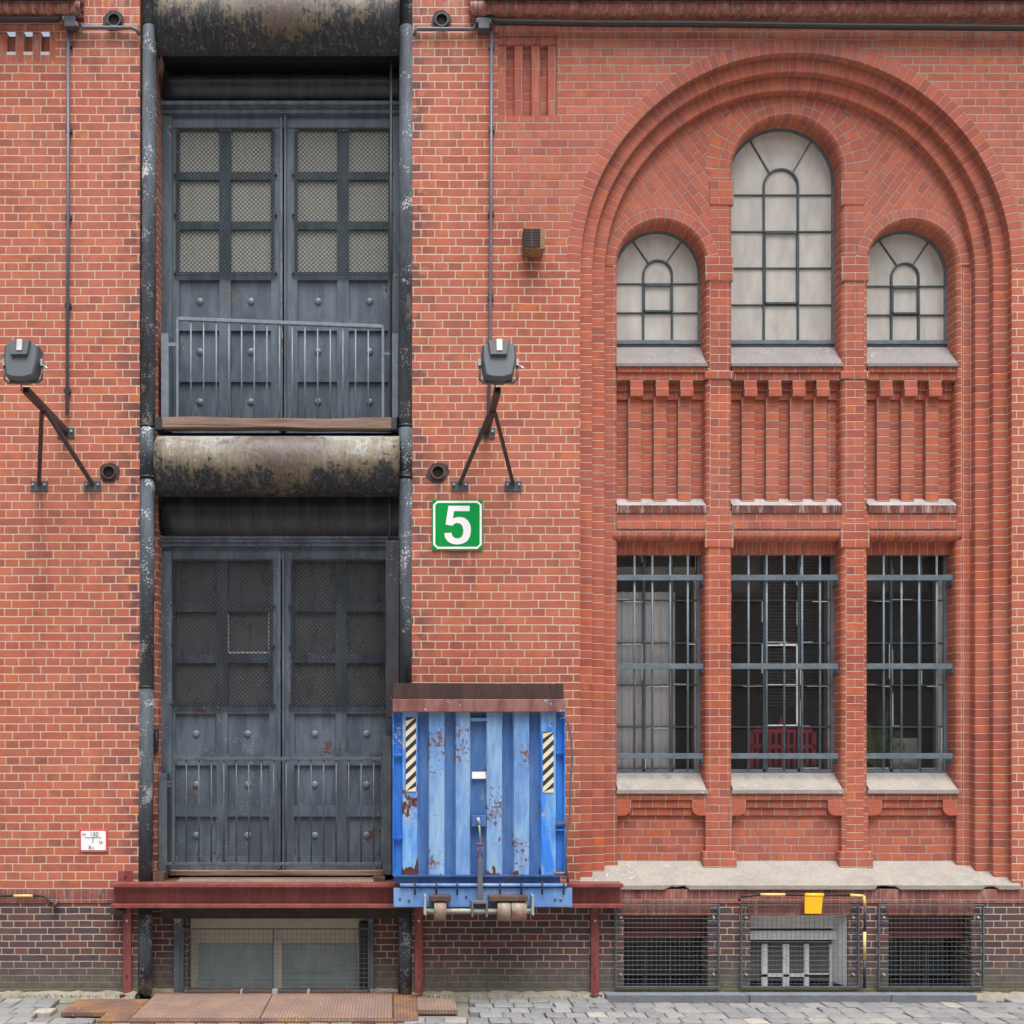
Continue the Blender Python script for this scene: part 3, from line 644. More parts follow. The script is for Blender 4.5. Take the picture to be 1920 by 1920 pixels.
# corbel tables, ribbed panels, ledges
m = MB(); mr = MB(); ml = MB(); mf = MB()
ribs = [[1181, 1229, 1275], [1395, 1441, 1486, 1531], [1650, 1696, 1742]]
for i, (a, b) in enumerate(WX):
    m.cut(); mr.cut(); ml.cut(); mf.cut()
    m.box(a, b, T+0.004, T+0.14, PZ(697, T), PZ(686, T), dv=PZ(697, T))
    m.box(a, b, T+0.022, T+0.14, PZ(711, T), PZ(697, T), dv=PZ(711, T), du=0.05)
    m.box(a, b, T+0.078, T+0.14, PZ(727, T), PZ(711, T), dv=PZ(727, T))
    m.box(a, b, T+0.095, T+0.14, PZ(742, T), PZ(727, T), dv=PZ(742, T))
    for rx in ribs[i]:
        x = PX(rx+2, T); wd = PX(24)-PX(0)
        m.box(x, x+wd, T+0.018, T+0.12, PZ(726.5, T), PZ(711, T), dv=PZ(727, T), du=x)
        m.box(x, x+wd, T+0.006, T+0.12, PZ(742, T), PZ(726.5, T), dv=PZ(742, T), du=x)
        x = PX(rx, T)
        mr.box(x, x+wd, T+0.055, T+0.12, PZ(944, T), PZ(742, T), du=x)
    xs = [a]
    mr.box(a, b, T+0.115, T+0.15, PZ(960, T), PZ(742, T), du=PX(ribs[i][0], T)+0.124)
    # sloping ledge of glazed bricks
    zA, zB, zC = PZ(933, T+0.1), PZ(948, T), PZ(962, T)
    ml.quad([(a, T-0.012, zB), (b, T-0.012, zB), (b, T+0.125, zA), (a, T+0.125, zA)], [(a, 0), (b, 0), (b, 0.12), (a, 0.12)])
    mf.box(a-0.005, b+0.005, T-0.012, T+0.10, zC, zB-0.001, dv=0.15)
    # rows above lower lintel
    m.cut(); m.box(a, b, T-0.008, T+0.05, PZ(992, T), PZ(977, T), dv=PZ(992, T), du=0.03)
    # stepped rows under the lower sill, with little corbels at the ends
    zz = [PZ(1500, T), PZ(1514.5, T), PZ(1529, T)]
    m.cut(); m.box(a+0.12, b-0.12, T+0.022, T+0.07, zz[1], zz[0], dv=zz[1])
    m.box(a+0.12, b-0.12, T+0.040, T+0.07, zz[2], zz[1], dv=zz[2], du=0.06)
    for (xa, xb) in ((a, a+0.13), (b-0.13, b)):
        m.cut()
        m.box(xa, xb, T+0.0, T+0.07, zz[1], zz[0], dv=zz[1], du=xa)
        n = 5; rr = PZ(1514.5, T)-zz[2]
        xo, xi = (xa, xb) if xa == a else (xb, xa)
        for k in range(n):
            t0, t1 = math.pi/2*k/n, math.pi/2*(k+1)/n
            P0 = (xo+(xi-xo)*(math.cos(t0)*0.55+0.45) , zz[1]-rr*math.sin(t0)); P1 = (xo+(xi-xo)*(math.cos(t1)*0.55+0.45), zz[1]-rr*math.sin(t1))
            m.quad([(xo, T, P0[1]), (P0[0], T, P0[1]), (P1[0], T, P1[1]), (xo, T, P1[1])], [(0.02, 0.01), (0.1, 0.01), (0.1, 0.06), (0.02, 0.06)])
            m.quad([(P0[0], T, P0[1]), (P0[0], T+0.07, P0[1]), (P1[0], T+0.07, P1[1]), (P1[0], T, P1[1])], [(0.02, 0.01), (0.1, 0.01), (0.1, 0.06), (0.02, 0.06)], True)
m.build('corbel_course', MHEAD, B); mr.build('ribbed_panel', MHEAD, B)
o = ml.build('ledge', None or stone('ledge_glaze', (0.36, 0.33, 0.33), dirt=0.5), B); mf.build('ledge_edge', MLEDGE, B)
m = MB()
for (a, b) in WX: m.cut(); m.box(a, b, T+0.062, T+0.10, zb_low, PZ(1500, T))
m.build('lower_panel', MPANEL, B)
m = MB()   # pier bases and imposts
for xm in ((WX[0][1]+WX[1][0])/2, (WX[1][1]+WX[2][0])/2):
    m.cut(); m.box(xm-0.16, xm+0.16, T-0.03, T+0.08, PZ(1624, T)-0.06, PZ(1596, T), du=xm-0.127*2, dv=0.03)
    m.cut(); m.box(xm-0.139, xm+0.139, T-0.010, T+0.05, PZ(711, T), PZ(696, T), dv=PZ(711, T), du=xm-0.139)
    m.cut(); m.box(xm-0.136, xm+0.136, T-0.011, T+0.05, PZ(527, T), PZ(481, T), dv=PZ(527, T), du=xm-0.127)
    m.cut(); m.box(xm-0.140, xm+0.140, T-0.008, T+0.05, PZ(1027, T), PZ(978, T), dv=PZ(1027, T), du=xm-0.127)
for xm, sg in ((WX[1][0], -1), (WX[1][1], 1)):
    m.cut(); m.box(xm-0.008 if sg > 0 else xm+0.012, xm+sg*0.22, T-0.006, T+0.04, PZ(385, T), PZ(338, T), dv=PZ(385, T), du=xm)
m.build('pier_cap', MPIER, B, bevel=0.008)

# stone sills
def sill(x0, x1, zback, zfront, yb, yf, th, name, mat, rag=0.0, ext=0.0):
    m = MB(); n = max(2, int((x1-x0)/0.04)) if rag else 12
    rs = random.Random(int(x0*100))
    ch = [0.0]*(n+1)
    if rag:
        k = 0
        while k < n:
            if rs.random() < 0.035:
                for q in range(rs.randint(2, 5)):
                    if k+q <= n: ch[k+q] = rs.uniform(0.5, 1.4)*rag
                k += 4
            k += 1
    for k in range(n):
        a = x0+(x1-x0)*k/n; b = x0+(x1-x0)*(k+1)/n; ca, cb = ch[k], ch[k+1]
        m.quad([(a, yf+ca, zfront), (b, yf+cb, zfront), (b, yb, zback), (a, yb, zback)])
        m.quad([(a, yf+ca, zfront), (a, yf+ca*1.3, zfront-th+ca*1.1), (b, yf+cb*1.3, zfront-th+cb*1.1), (b, yf+cb, zfront)])
        m.quad([(a, yf+ca*1.3, zfront-th+ca*1.1), (a, yb, zfront-th), (b, yb, zfront-th), (b, yf+cb*1.3, zfront-th+cb*1.1)])
    for x in (x0, x1): m.quad([(x, yf, zfront), (x, yf, zfront-th), (x, yb, zfront-th), (x, yb, zback)])
    return m.build(name, mat, B if name == 'stone_sill' else None, merge=False)
sill(XL-0.07, XR+0.07, PZ(1613, T+0.06), PZ(1660, -0.02), T+0.07, -0.03, 0.038, 'stone_sill', MSTONE, rag=0.02)

# plinth: soldier band and dark engineering bricks
m = MB()
for a, b in ((XMIN, XD0), (XD1, XMAX)): m.cut(); m.box(a, b, -0.006, 0.05, Z_PL, Z_SOL+(0.0), swap=True)
m.build('soldier_course', MSOLW, B)
cel = [(1170, 1328, 1716, 1850), (1407, 1590, 1716, 1850), (1666, 1822, 1716, 1850)]
m = MB()
m.poly(rect(XMIN, XD0, -0.6, Z_PL), [], 0.0)
m.cut(); m.poly(rect(XD1, XMAX, -0.6, Z_PL), [rect(PX(a), PX(b), PZ(e), PZ(c)) for a, b, c, e in cel], 0.0)
for a, b, c, e in cel:
    x0, x1, z0, z1 = PX(a), PX(b), PZ(e), PZ(c)
    m.quad([(x1, 0, z0), (x1, 0, z1), (x1, 0.3, z1), (x1, 0.3, z0)]); m.quad([(x0, 0, z0), (x0, 0.3, z0), (x0, 0.3, z1), (x0, 0, z1)])
# inside the door bay
for xa, xb in ((PX(262), PX(346)), (PX(690), PX(772))):
    m.cut()
    m.box(xa, xb, 0.16, 0.45, -0.5, PZ(1700))
m.build('plinth', MPL, B)
m = MB()
for a, b, c, e in cel: m.cut(); m.box(PX(a)-0.02, PX(b)+0.02, -0.005, 0.28, PZ(1716), PZ(1694), swap=True)
m.build('cellar_lintel', MSOLW, B)

# cornice
m = MB()
for xa, xb in ((XMIN, PX(158)), (PX(880), XMAX)):
    m.cut()
    zt = PZ(0, -0.1); r_ = 0.062
    m.box(xa, xb, -0.03, 0.02, PZ(38), PZ(26), swap=True)
    m.box(xa, xb, -0.05, 0.02, PZ(28)+0.002, PZ(-60), swap=True)
    cz = PZ(13, -0.10)
    for k in range(10):
        t0, t1 = -math.pi/2+math.pi*k/10, -math.pi/2+math.pi*(k+1)/10
        A = (-0.07-r_*math.cos(t0), cz+r_*math.sin(t0)); Bp = (-0.07-r_*math.cos(t1), cz+r_*math.sin(t1))
        m.quad([(xa, *A), (xb, *A), (xb, *Bp), (xa, *Bp)], [(0.01+0.02*k, xa), (0.01+0.02*k, xb), (0.03+0.02*k, xb), (0.03+0.02*k, xa)], True)
    m.box(xa, xb, -0.072, 0.0, cz-r_, cz-r_+0.004); m.box(xa, xb, -0.10, 0.0, cz+r_, cz+r_+0.02)
m.build('cornice', MCORN, B)
m = MB()
for xa, xb in ((XMIN, PX(150)), (PX(905), XMAX)): m.cut(); m.box(xa, xb, -0.22, -0.13, PZ(-9, -0.2), PZ(-40, -0.2))
m.build('gutter', MDARK, B, bevel=0.01)
# sunk ornamental panels
m = MB(); x0, x1, z0, z1 = PX(934), PX(1044), PZ(217), PZ(50)
m.box(x0, x1, 0.055, 0.08, z0, z1)
for (a, b) in ((x0, x0), (x1, x1)): m.quad([(a, 0, z0), (a, 0, z1), (a, 0.06, z1), (a, 0.06, z0)])
m.quad([(x0, 0, z0), (x1, 0, z0), (x1, 0.06, z0), (x0, 0.06, z0)]); m.quad([(x0, 0, z1), (x1, 0, z1), (x1, 0.06, z1), (x0, 0.06, z1)])
for rx in (934, 965, 997, 1028):
    a = PX(rx); m.box(a, a+0.078, 0.012, 0.06, z0, PZ(84), swap=True, du=0.11, dv=0.0)
m.box(x0, x1, 0.012, 0.06, PZ(82), PZ(68), swap=True); m.box(x0, x1, 0.0, 0.06, PZ(66), z1, swap=True)
# left one
m.cut()
x0, x1, z0, z1 = PX(-300), PX(104), PZ(115), PZ(60)
m.box(x0, x1, 0.06, 0.09, z0, z1, swap=True)
k = 104
m.box(x0, x1, 0.0, 0.06, z0, PZ(103), swap=True)
while k > -300:
    m.box(PX(k-11), PX(k), 0.0, 0.06, PZ(103), z1, swap=True); k -= 32
    m.box(PX(k), PX(k+5), 0.002, 0.06, PZ(103), z1, swap=True)
m.build('ornamental_panel', MSOL, B)
m = MB(); k = 93
while k > -300: m.cut(); m.box(PX(k-17), PX(k), 0.0, 0.06, PZ(103), PZ(97)); m.quad([(PX(k-17), 0.0, PZ(97)+0.001), (PX(k), 0.0, PZ(97)+0.001), (PX(k), 0.06, PZ(90)), (PX(k-17), 0.06, PZ(90))]); k -= 32
m.build('panel_mortar', MPUTTY, B)

# ------------------------------------------------------------------ arched upper windows
def seg(m, a, b, w, y0, y1):                               # flat-on steel bar between two (x,z) points
    a = Vector(a); b = Vector(b); dd = (b-a).normalized(); n = Vector((-dd.y, dd.x))*w/2
    P = [(a.x-n.x, a.y-n.y), (b.x-n.x, b.y-n.y), (b.x+n.x, b.y+n.y), (a.x+n.x, a.y+n.y)]
    for k in range(4):
        p, q = P[k], P[(k+1) % 4]; m.quad([(p[0], y0, p[1]), (p[0], y1, p[1]), (q[0], y1, q[1]), (q[0], y0, q[1])])
    m.quad([(p[0], y0, p[1]) for p in P])
spec = [dict(v=(1206, 1260), h=(532.5, 587), ia=(1232.5, 516, 27), rays=((1216, 494, 1189, 456), (1249, 493, 1277, 454)), open=(533, 587)),
        dict(v=(1432, 1496), h=(366, 434.5, 503, 572), ia=(1464, 350, 32), rays=((1443, 325, 1408, 266), (1486, 324, 1518, 270)), open=(435, 572)),
        dict(v=(1671, 1722), h=(537, 591), ia=(1697, 520, 27), rays=((1681, 497, 1654, 459), (1712, 496, 1738, 458)), open=(538, 591))]
for i, (a, b) in enumerate(WX):
    sp = spec[i]; cx = (a+b)/2; r = (b-a)/2; zs = ZSP[i]
    zb = PZ(646, G)
    fr = MB(); fo = MB()
    p2 = arch_path(a, b, zb, zs, 40)
    fo.sweep(p2, [(0, G-0.01, 0), (0.022, G-0.01, 0.02), (0.022, G+0.02, 0.05)])
    fo.box(a, b, G-0.02, G+0.02, zb, zb+0.035)
    q = lambda px, py: (PX(px, G), PZ(py, G))
    yy0, yy1 = G-0.012, G+0.012
    for hh in sp['h']: fr.box(a+0.02, b-0.02, G-0.006, G+0.012, q(0, hh)[1]-0.006, q(0, hh)[1]+0.006)
    ia = sp['ia']
    for vx in sp['v']:
        x = q(vx, 0)[0]; fr.box(x-0.009, x+0.009, yy0, yy1, zb+0.03, q(0, ia[1])[1])
    cxi, czi = q(ia[0], ia[1]); ri_ = (q(sp['v'][1], 0)[0]-q(sp['v'][0], 0)[0])/2; cxi = (q(sp['v'][1], 0)[0]+q(sp['v'][0], 0)[0])/2
    for k in range(16):
        t0, t1 = math.pi*k/16, math.pi*(k+1)/16
        seg(fr, (cxi+ri_*math.cos(t0), czi+ri_*math.sin(t0)), (cxi+ri_*math.cos(t1), czi+ri_*math.sin(t1)), 0.018, yy0, yy1)
    for (u0, v0, u1, v1) in sp['rays']:
        A, Bq = Vector(q(u0, v0)), Vector(q(u1, v1)); dd = (Bq-A).normalized()
        # extend to the outer arch
        c0 = Vector((cx, zs)); t = 0
        while (A+dd*t-c0).length < r-0.005 and t < 1.5: t += 0.005
        seg(fr, A-dd*0.01, A+dd*t, 0.011, G-0.004, G+0.012)
    y_open = sp['open']
    xa, xb = q(sp['v'][0], 0)[0], q(sp['v'][1], 0)[0]
    for hh in y_open:
        z = q(0, hh)[1]; fr.box(xa, xb, G-0.016, G, z+0.004 if hh == y_open[1] else z-0.022, z+0.022 if hh == y_open[1] else z-0.004)
    fr.box(xa, xa+0.016, G-0.016, G, q(0, y_open[1])[1], q(0, y_open[0])[1]); fr.box(xb-0.016, xb, G-0.016, G, q(0, y_open[1])[1], q(0, y_open[0])[1])
    wo = fo.build('window', MGRIL, B); wo['label'] = ['small arched window on the left', 'tall central arched window', 'small arched window on the right'][i]
    def sub(mb, name, mat, bevel=0.0):
        o = mb.build(name, mat, wo, bevel=bevel); return o
    sub(fr, 'glazing_bars', MBAR)
    g = MB(); g.poly(arch_outline(a, b, zb, zs, 0.0), [], G+0.008); sub(g, 'pane', MCLEAR)
    g = MB(); g.poly(arch_outline(a, b, zb, zs, 0.01), [], G+0.10); sub(g, 'inner_milky_pane', MFROST)
    g = MB(); g.sweep(p2, [(0.024, G+0.02, 0), (0.010, G+0.10, 0.1)], smooth=True); g.box(a, b, G+0.02, G+0.10, zb-0.01, zb+0.012); sub(g, 'inner_lining', MWARMW)
    # white inner edge seen through the glass
    s = MB(); n = 12
    zf = PZ(681, T-0.01); zk = PZ(648, G)
    x0e, x1e = a-0.0, b+0.0
    for k in range(n):
        xa_, xb_ = a+(b-a)*k/n, a+(b-a)*(k+1)/n
        s.quad([(xa_, T-0.015, zf), (xb_, T-0.015, zf), (xb_, G+0.01, zk), (xa_, G+0.01, zk)])
    s.box(a-0.012, b+0.012, T-0.015, T+0.02, zf-0.028, zf)
    s.box(a, b, T+0.02, G+0.0, zf-0.03, zf-0.001)
    sub(s, 'window_sill', MSTONEU)

# ------------------------------------------------------------------ lower windows and the room behind them
for i, (a, b) in enumerate(WX):
    zt = PZ(1036, G); zb = PZ(1447, G)
    fo = MB()
    fo.box(a, a+0.03, G-0.01, G+0.03, zb, zt); fo.box(b-0.03, b, G-0.01, G+0.03, zb, zt)
    fo.box(a, b, G-0.012, G+0.03, zb-0.02, zb+0.025); fo.box(a, b, G-0.012, G+0.03, zt-0.02, zt+0.03)
    wo = fo.build('window', MGRIL, B)
    wo['label'] = ['left ground floor window with drawn curtain', 'middle ground floor window', 'right ground floor window with palm leaves'][i]
    fr = MB(); pu = MB()
    vs = [(1207, 1259), (1432, 1497), (1670, 1724)][i]
    for vx in vs: x = PX(vx, G); fr.box(x-0.013, x+0.013, G-0.012, G+0.014, zb, zt)
    for hy in (1126, 1206, 1285, 1363):
        z = PZ(hy, G); fr.box(a+0.02, b-0.02, G-0.006, G+0.013, z-0.007, z+0.007)
    rs = random.Random(i+3)
    xs = [a+0.03]+[PX(v_, G) for v_ in vs]+[b-0.03]; zs_ = [zt-0.02]+[PZ(h_, G) for h_ in (1083, 1126, 1206, 1285, 1363)]+[zb+0.025]
    for k in range(3):
        for j in range(6):
            for side in range(4):
                if rs.random() < 0.30:
                    xa, xb = xs[k]+0.014, xs[k+1]-0.014; za, zc = zs_[j+1]+0.008, zs_[j]-0.008
                    l = rs.uniform(0.3, 1.0); wq = rs.uniform(0.003, 0.007)
                    if side == 0: pu.box(xa, xa+(xb-xa)*l, G-0.008, G, za, za+wq)
                    elif side == 1: pu.box(xb-(xb-xa)*l, xb, G-0.008, G, zc-wq, zc)
                    elif side == 2: pu.box(xa, xa+wq, G-0.008, G, za, za+(zc-za)*l)
                    else: pu.box(xb-wq, xb, G-0.008, G, zc-(zc-za)*l, zc)
    if i == 1:
        xa, xb = PX(1433, G)+0.014, PX(1497, G)-0.012
        pu.box(xa, xb, G-0.014, G, PZ(1210, G)-0.006, PZ(1210, G)+0.006); pu.box(xb-0.012, xb, G-0.014, G, PZ(1360, G), PZ(1208, G)); pu.box(xa, xb, G-0.014, G, PZ(1360, G)-0.006, PZ(1360, G)+0.006); pu.box(xa, xb, G-0.014, G, PZ(1284, G)-0.005, PZ(1284, G)+0.005)
    fr.build('glazing_bars', MBAR, wo); pu.build('putty', MPUTTY, wo)  # shade on these set-back bars is put into the dark bar colour
    g = MB(); g.quad([(a, G+0.004, zb), (b, G+0.004, zb), (b, G+0.004, zt), (a, G+0.004, zt)]); g.build('pane', MGLASS, wo)
    wl = MB(); wl.box(b-(0.075 if i == 2 else 0.052), b-0.028, G+0.012, G+0.10, zb+0.02, zt-0.22); wl.build('inner_lining', MWHITE, wo)
    s = MB(); zf = PZ(1481, T-0.015); zk = PZ(1446, G)
    s.quad([(a, T-0.02, zf), (b, T-0.02, zf), (b, G+0.01, zk), (a, G+0.01, zk)])
    s.box(a-0.012, b+0.016, T-0.02, T+0.02, zf-0.035, zf); s.box(a, b, T+0.02, G, zf-0.04, zf-0.001)
    s.build('window_sill', MSTONE, wo)

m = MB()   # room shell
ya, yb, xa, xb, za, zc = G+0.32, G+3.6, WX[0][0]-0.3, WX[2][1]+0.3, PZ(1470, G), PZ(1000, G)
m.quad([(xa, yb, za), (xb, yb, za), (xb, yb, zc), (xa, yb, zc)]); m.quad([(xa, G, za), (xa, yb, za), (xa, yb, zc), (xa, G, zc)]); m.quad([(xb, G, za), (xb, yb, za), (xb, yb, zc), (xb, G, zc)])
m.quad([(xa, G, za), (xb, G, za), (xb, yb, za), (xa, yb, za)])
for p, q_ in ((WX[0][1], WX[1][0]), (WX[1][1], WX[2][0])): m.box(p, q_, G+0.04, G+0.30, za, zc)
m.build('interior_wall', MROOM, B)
m = MB(); m.box(xa, xb, G+0.03, yb, zc, zc+0.05); m.box(xa, xb, G+0.9, G+1.2, PZ(1110, G+0.9), zc); m.build('interior_ceiling', MCEIL, B)
m = MB()   # roller blind box strip at the head of the left window, slatted blinds in the middle one
m.box(WX[0][0], WX[0][1], G+0.06, G+0.08, PZ(1081, G+0.06), PZ(1063, G+0.06)); m.build('blind_box', MCREAM, B)
m = MB()
for k in range(46):
    z = PZ(1045, G+0.5)-k*0.034
    m.quad([(PX(1425, G+.5), G+0.50, z), (PX(1560, G+.5), G+0.50, z), (PX(1560, G+.5), G+0.52, z+0.018), (PX(1425, G+.5), G+0.52, z+0.018)])
m.build('blind_slats', plain('blind_grey', (0.16, 0.16, 0.17), 0.6), B)
m = MB(); n = 160
x0c, x1c = WX[0][0]-0.04, PX(1262, G+0.12)
for k in range(n):
    f = lambda t: (x0c+(x1c-x0c)*t, G+0.038+0.014*math.sin(t*46+1.2*math.sin(t*9))+0.006*math.sin(t*111))
    p, q_ = f(k/n), f((k+1)/n)
    m.quad([(p[0], p[1], PZ(1460, G+.1)), (q_[0], q_[1], PZ(1460, G+.1)), (q_[0]*0.999, q_[1], PZ(1112, G+.1)), (p[0]*0.999, p[1], PZ(1112, G+.1))], None, True)
tag(m.build('curtain', MCURT, merge=True), 'pale lilac grey pleated curtain hanging inside the left ground floor window', 'curtain')
# pink slatted chair, card, orange book, palm
ch = thing('pink_chair', 'bright pink slatted chair back standing behind the middle ground floor window', 'chair', (PX(1465, G+.2), G+0.2, PZ(1455, G+.2)))
y = G+0.16
m = MB(); m.pxbox(1406, 1531, 1366, 1374, y, y+0.03); m.pxbox(1406, 1531, 1396, 1403, y, y+0.03); m.pxbox(1406, 1414, 1366, 1450, y, y+0.03); m.pxbox(1523, 1531, 1366, 1450, y, y+0.03); m.build('chair_frame', MPINK, ch, bevel=0.004)
for k in range(9):
    m = MB(); px_ = 1418+k*11.6; m.pxbox(px_, px_+5, 1370, 1448, y+0.005, y+0.022); m.build('slat', MPINK, ch)
m = MB(); m.prism([(PX(1459, y), PZ(1366, y)), (PX(1465, y), PZ(1343, y)), (PX(1471, y), PZ(1366, y))], y+0.01, y+0.02); m.build('finial', MPINK, ch)
y = G+0.12
m = MB(); m.pxbox(1550, 1558, 1392, 1443, y, y+0.03); tag(m.build('orange_book', MORNG), 'thin orange book standing on the inner sill of the middle window', 'book')
cd = thing('poster_card', 'white card with a dark figure six leaning inside the right ground floor window', 'card', (PX(1698, y), y, PZ(1445, y)))
m = MB(); m.pxbox(1674, 1723, 1384, 1446, y, y+0.008); m.build('card', MPAPER, cd)
m = MB(); text_mb("6", PX(1690, y), PZ(1408, y), 0.085, y-0.002, m, 1.1, 0.002); text_mb("'", PX(1686, y), PZ(1406, y), 0.085, y-0.002, m, 1.1, 0.001)
m.pxbox(1684, 1706, 1431, 1432, y-0.002, y); m.pxbox(1678, 1712, 1434.5, 1435.3, y-0.002, y); m.build('printed_figure', MINK, cd)
def palm(x, z, y, n, seed, label, L0=0.75):
    rs = random.Random(seed); p = thing('palm_plant', label, 'plant', (x, y, z), 'potted palms behind the windows')
    for k in range(n):
        m = MB(); az = rs.uniform(-0.9, 0.9); el = rs.uniform(0.5, 1.45); L_ = rs.uniform(0.6, 1.0)*L0; sx = rs.choice((-1, 1))
        pts = []
        for j in range(9):
            t = j/8; pts.append(Vector((x+sx*math.cos(el)*L_*t*1.0, y+az*0.15*t, z+math.sin(el)*L_*t-0.35*L_*t*t*math.cos(el)*2)))
        for j in range(8):
            a, b_ = pts[j], pts[j+1]
            m.tube([a, b_], 0.003, 4, False)
            if j > 1:
                for q in range(3):
                    c = a.lerp(b_, q/3); dr = (b_-a).normalized(); sd_ = Vector((-dr.z, rs.uniform(-.3, .3), dr.x)).normalized(); ll = 0.10*math.sin(math.pi*(j+q/4)/8.5)
                    for s_ in (-1, 1):
                        e = c+dr*ll*0.7+sd_*s_*ll; wv = dr*0.004
                        m.quad([c-wv, c+wv, e+Vector((0, 0, -0.01))])
        m.build('frond', MLEAF, p)
    m = MB(); m.tube([(x, y, z-0.25), (x, y, z)], 0.07, 12, r1=0.09); m.build('pot', MDARK, p)
palm(PX(1630, G+.3), PZ(1440, G+.3), G+0.12, 14, 5, 'green palm with thin fronds behind the right ground floor window', 0.8)
palm(PX(1560, G+.4), PZ(1440, G+.4), G+0.22, 6, 11, 'smaller palm at the right edge of the middle ground floor window', 0.45)

# bar grilles on the lower windows
gx = [[1190, 1223.5, 1257, 1290], [1404, 1438, 1471, 1504.5, 1538], [1657.5, 1691, 1724, 1757]]
lab = ['grey iron bar grille with four uprights over the curtained window', 'grey iron bar grille with five uprights over the middle window', 'grey iron bar grille with four uprights over the palm window']
YG = T+0.07
for i, (a, b) in enumerate(WX):
    gr = thing('window_grille', lab[i], 'grille', ((a+b)/2, YG, PZ(1447, YG)), 'iron bar grilles over the ground floor windows')
    for hy in (1083.5, 1249.5, 1417.5):
        m = MB(); m.box(a+0.003, b-0.003, YG-0.014, YG-0.004, PZ(hy+5.2, YG), PZ(hy-5.2, YG)); m.build('crossbar', MGRIL, gr, bevel=0.002)
    for vx in gx[i]:
        m = MB(); x = PX(vx, YG); m.tube([(x, YG+0.008, PZ(1447, YG)), (x, YG+0.008, PZ(1041, YG))], 0.0105, 10); m.build('bar', MGRIL, gr)
    for hy in (1083.5, 1249.5, 1417.5):
        m = MB(); m.box(b-0.014, b-0.004, YG-0.01, YG+0.10, PZ(hy+12, YG), PZ(hy, YG)); m.build('bracket', MGRIL, gr)

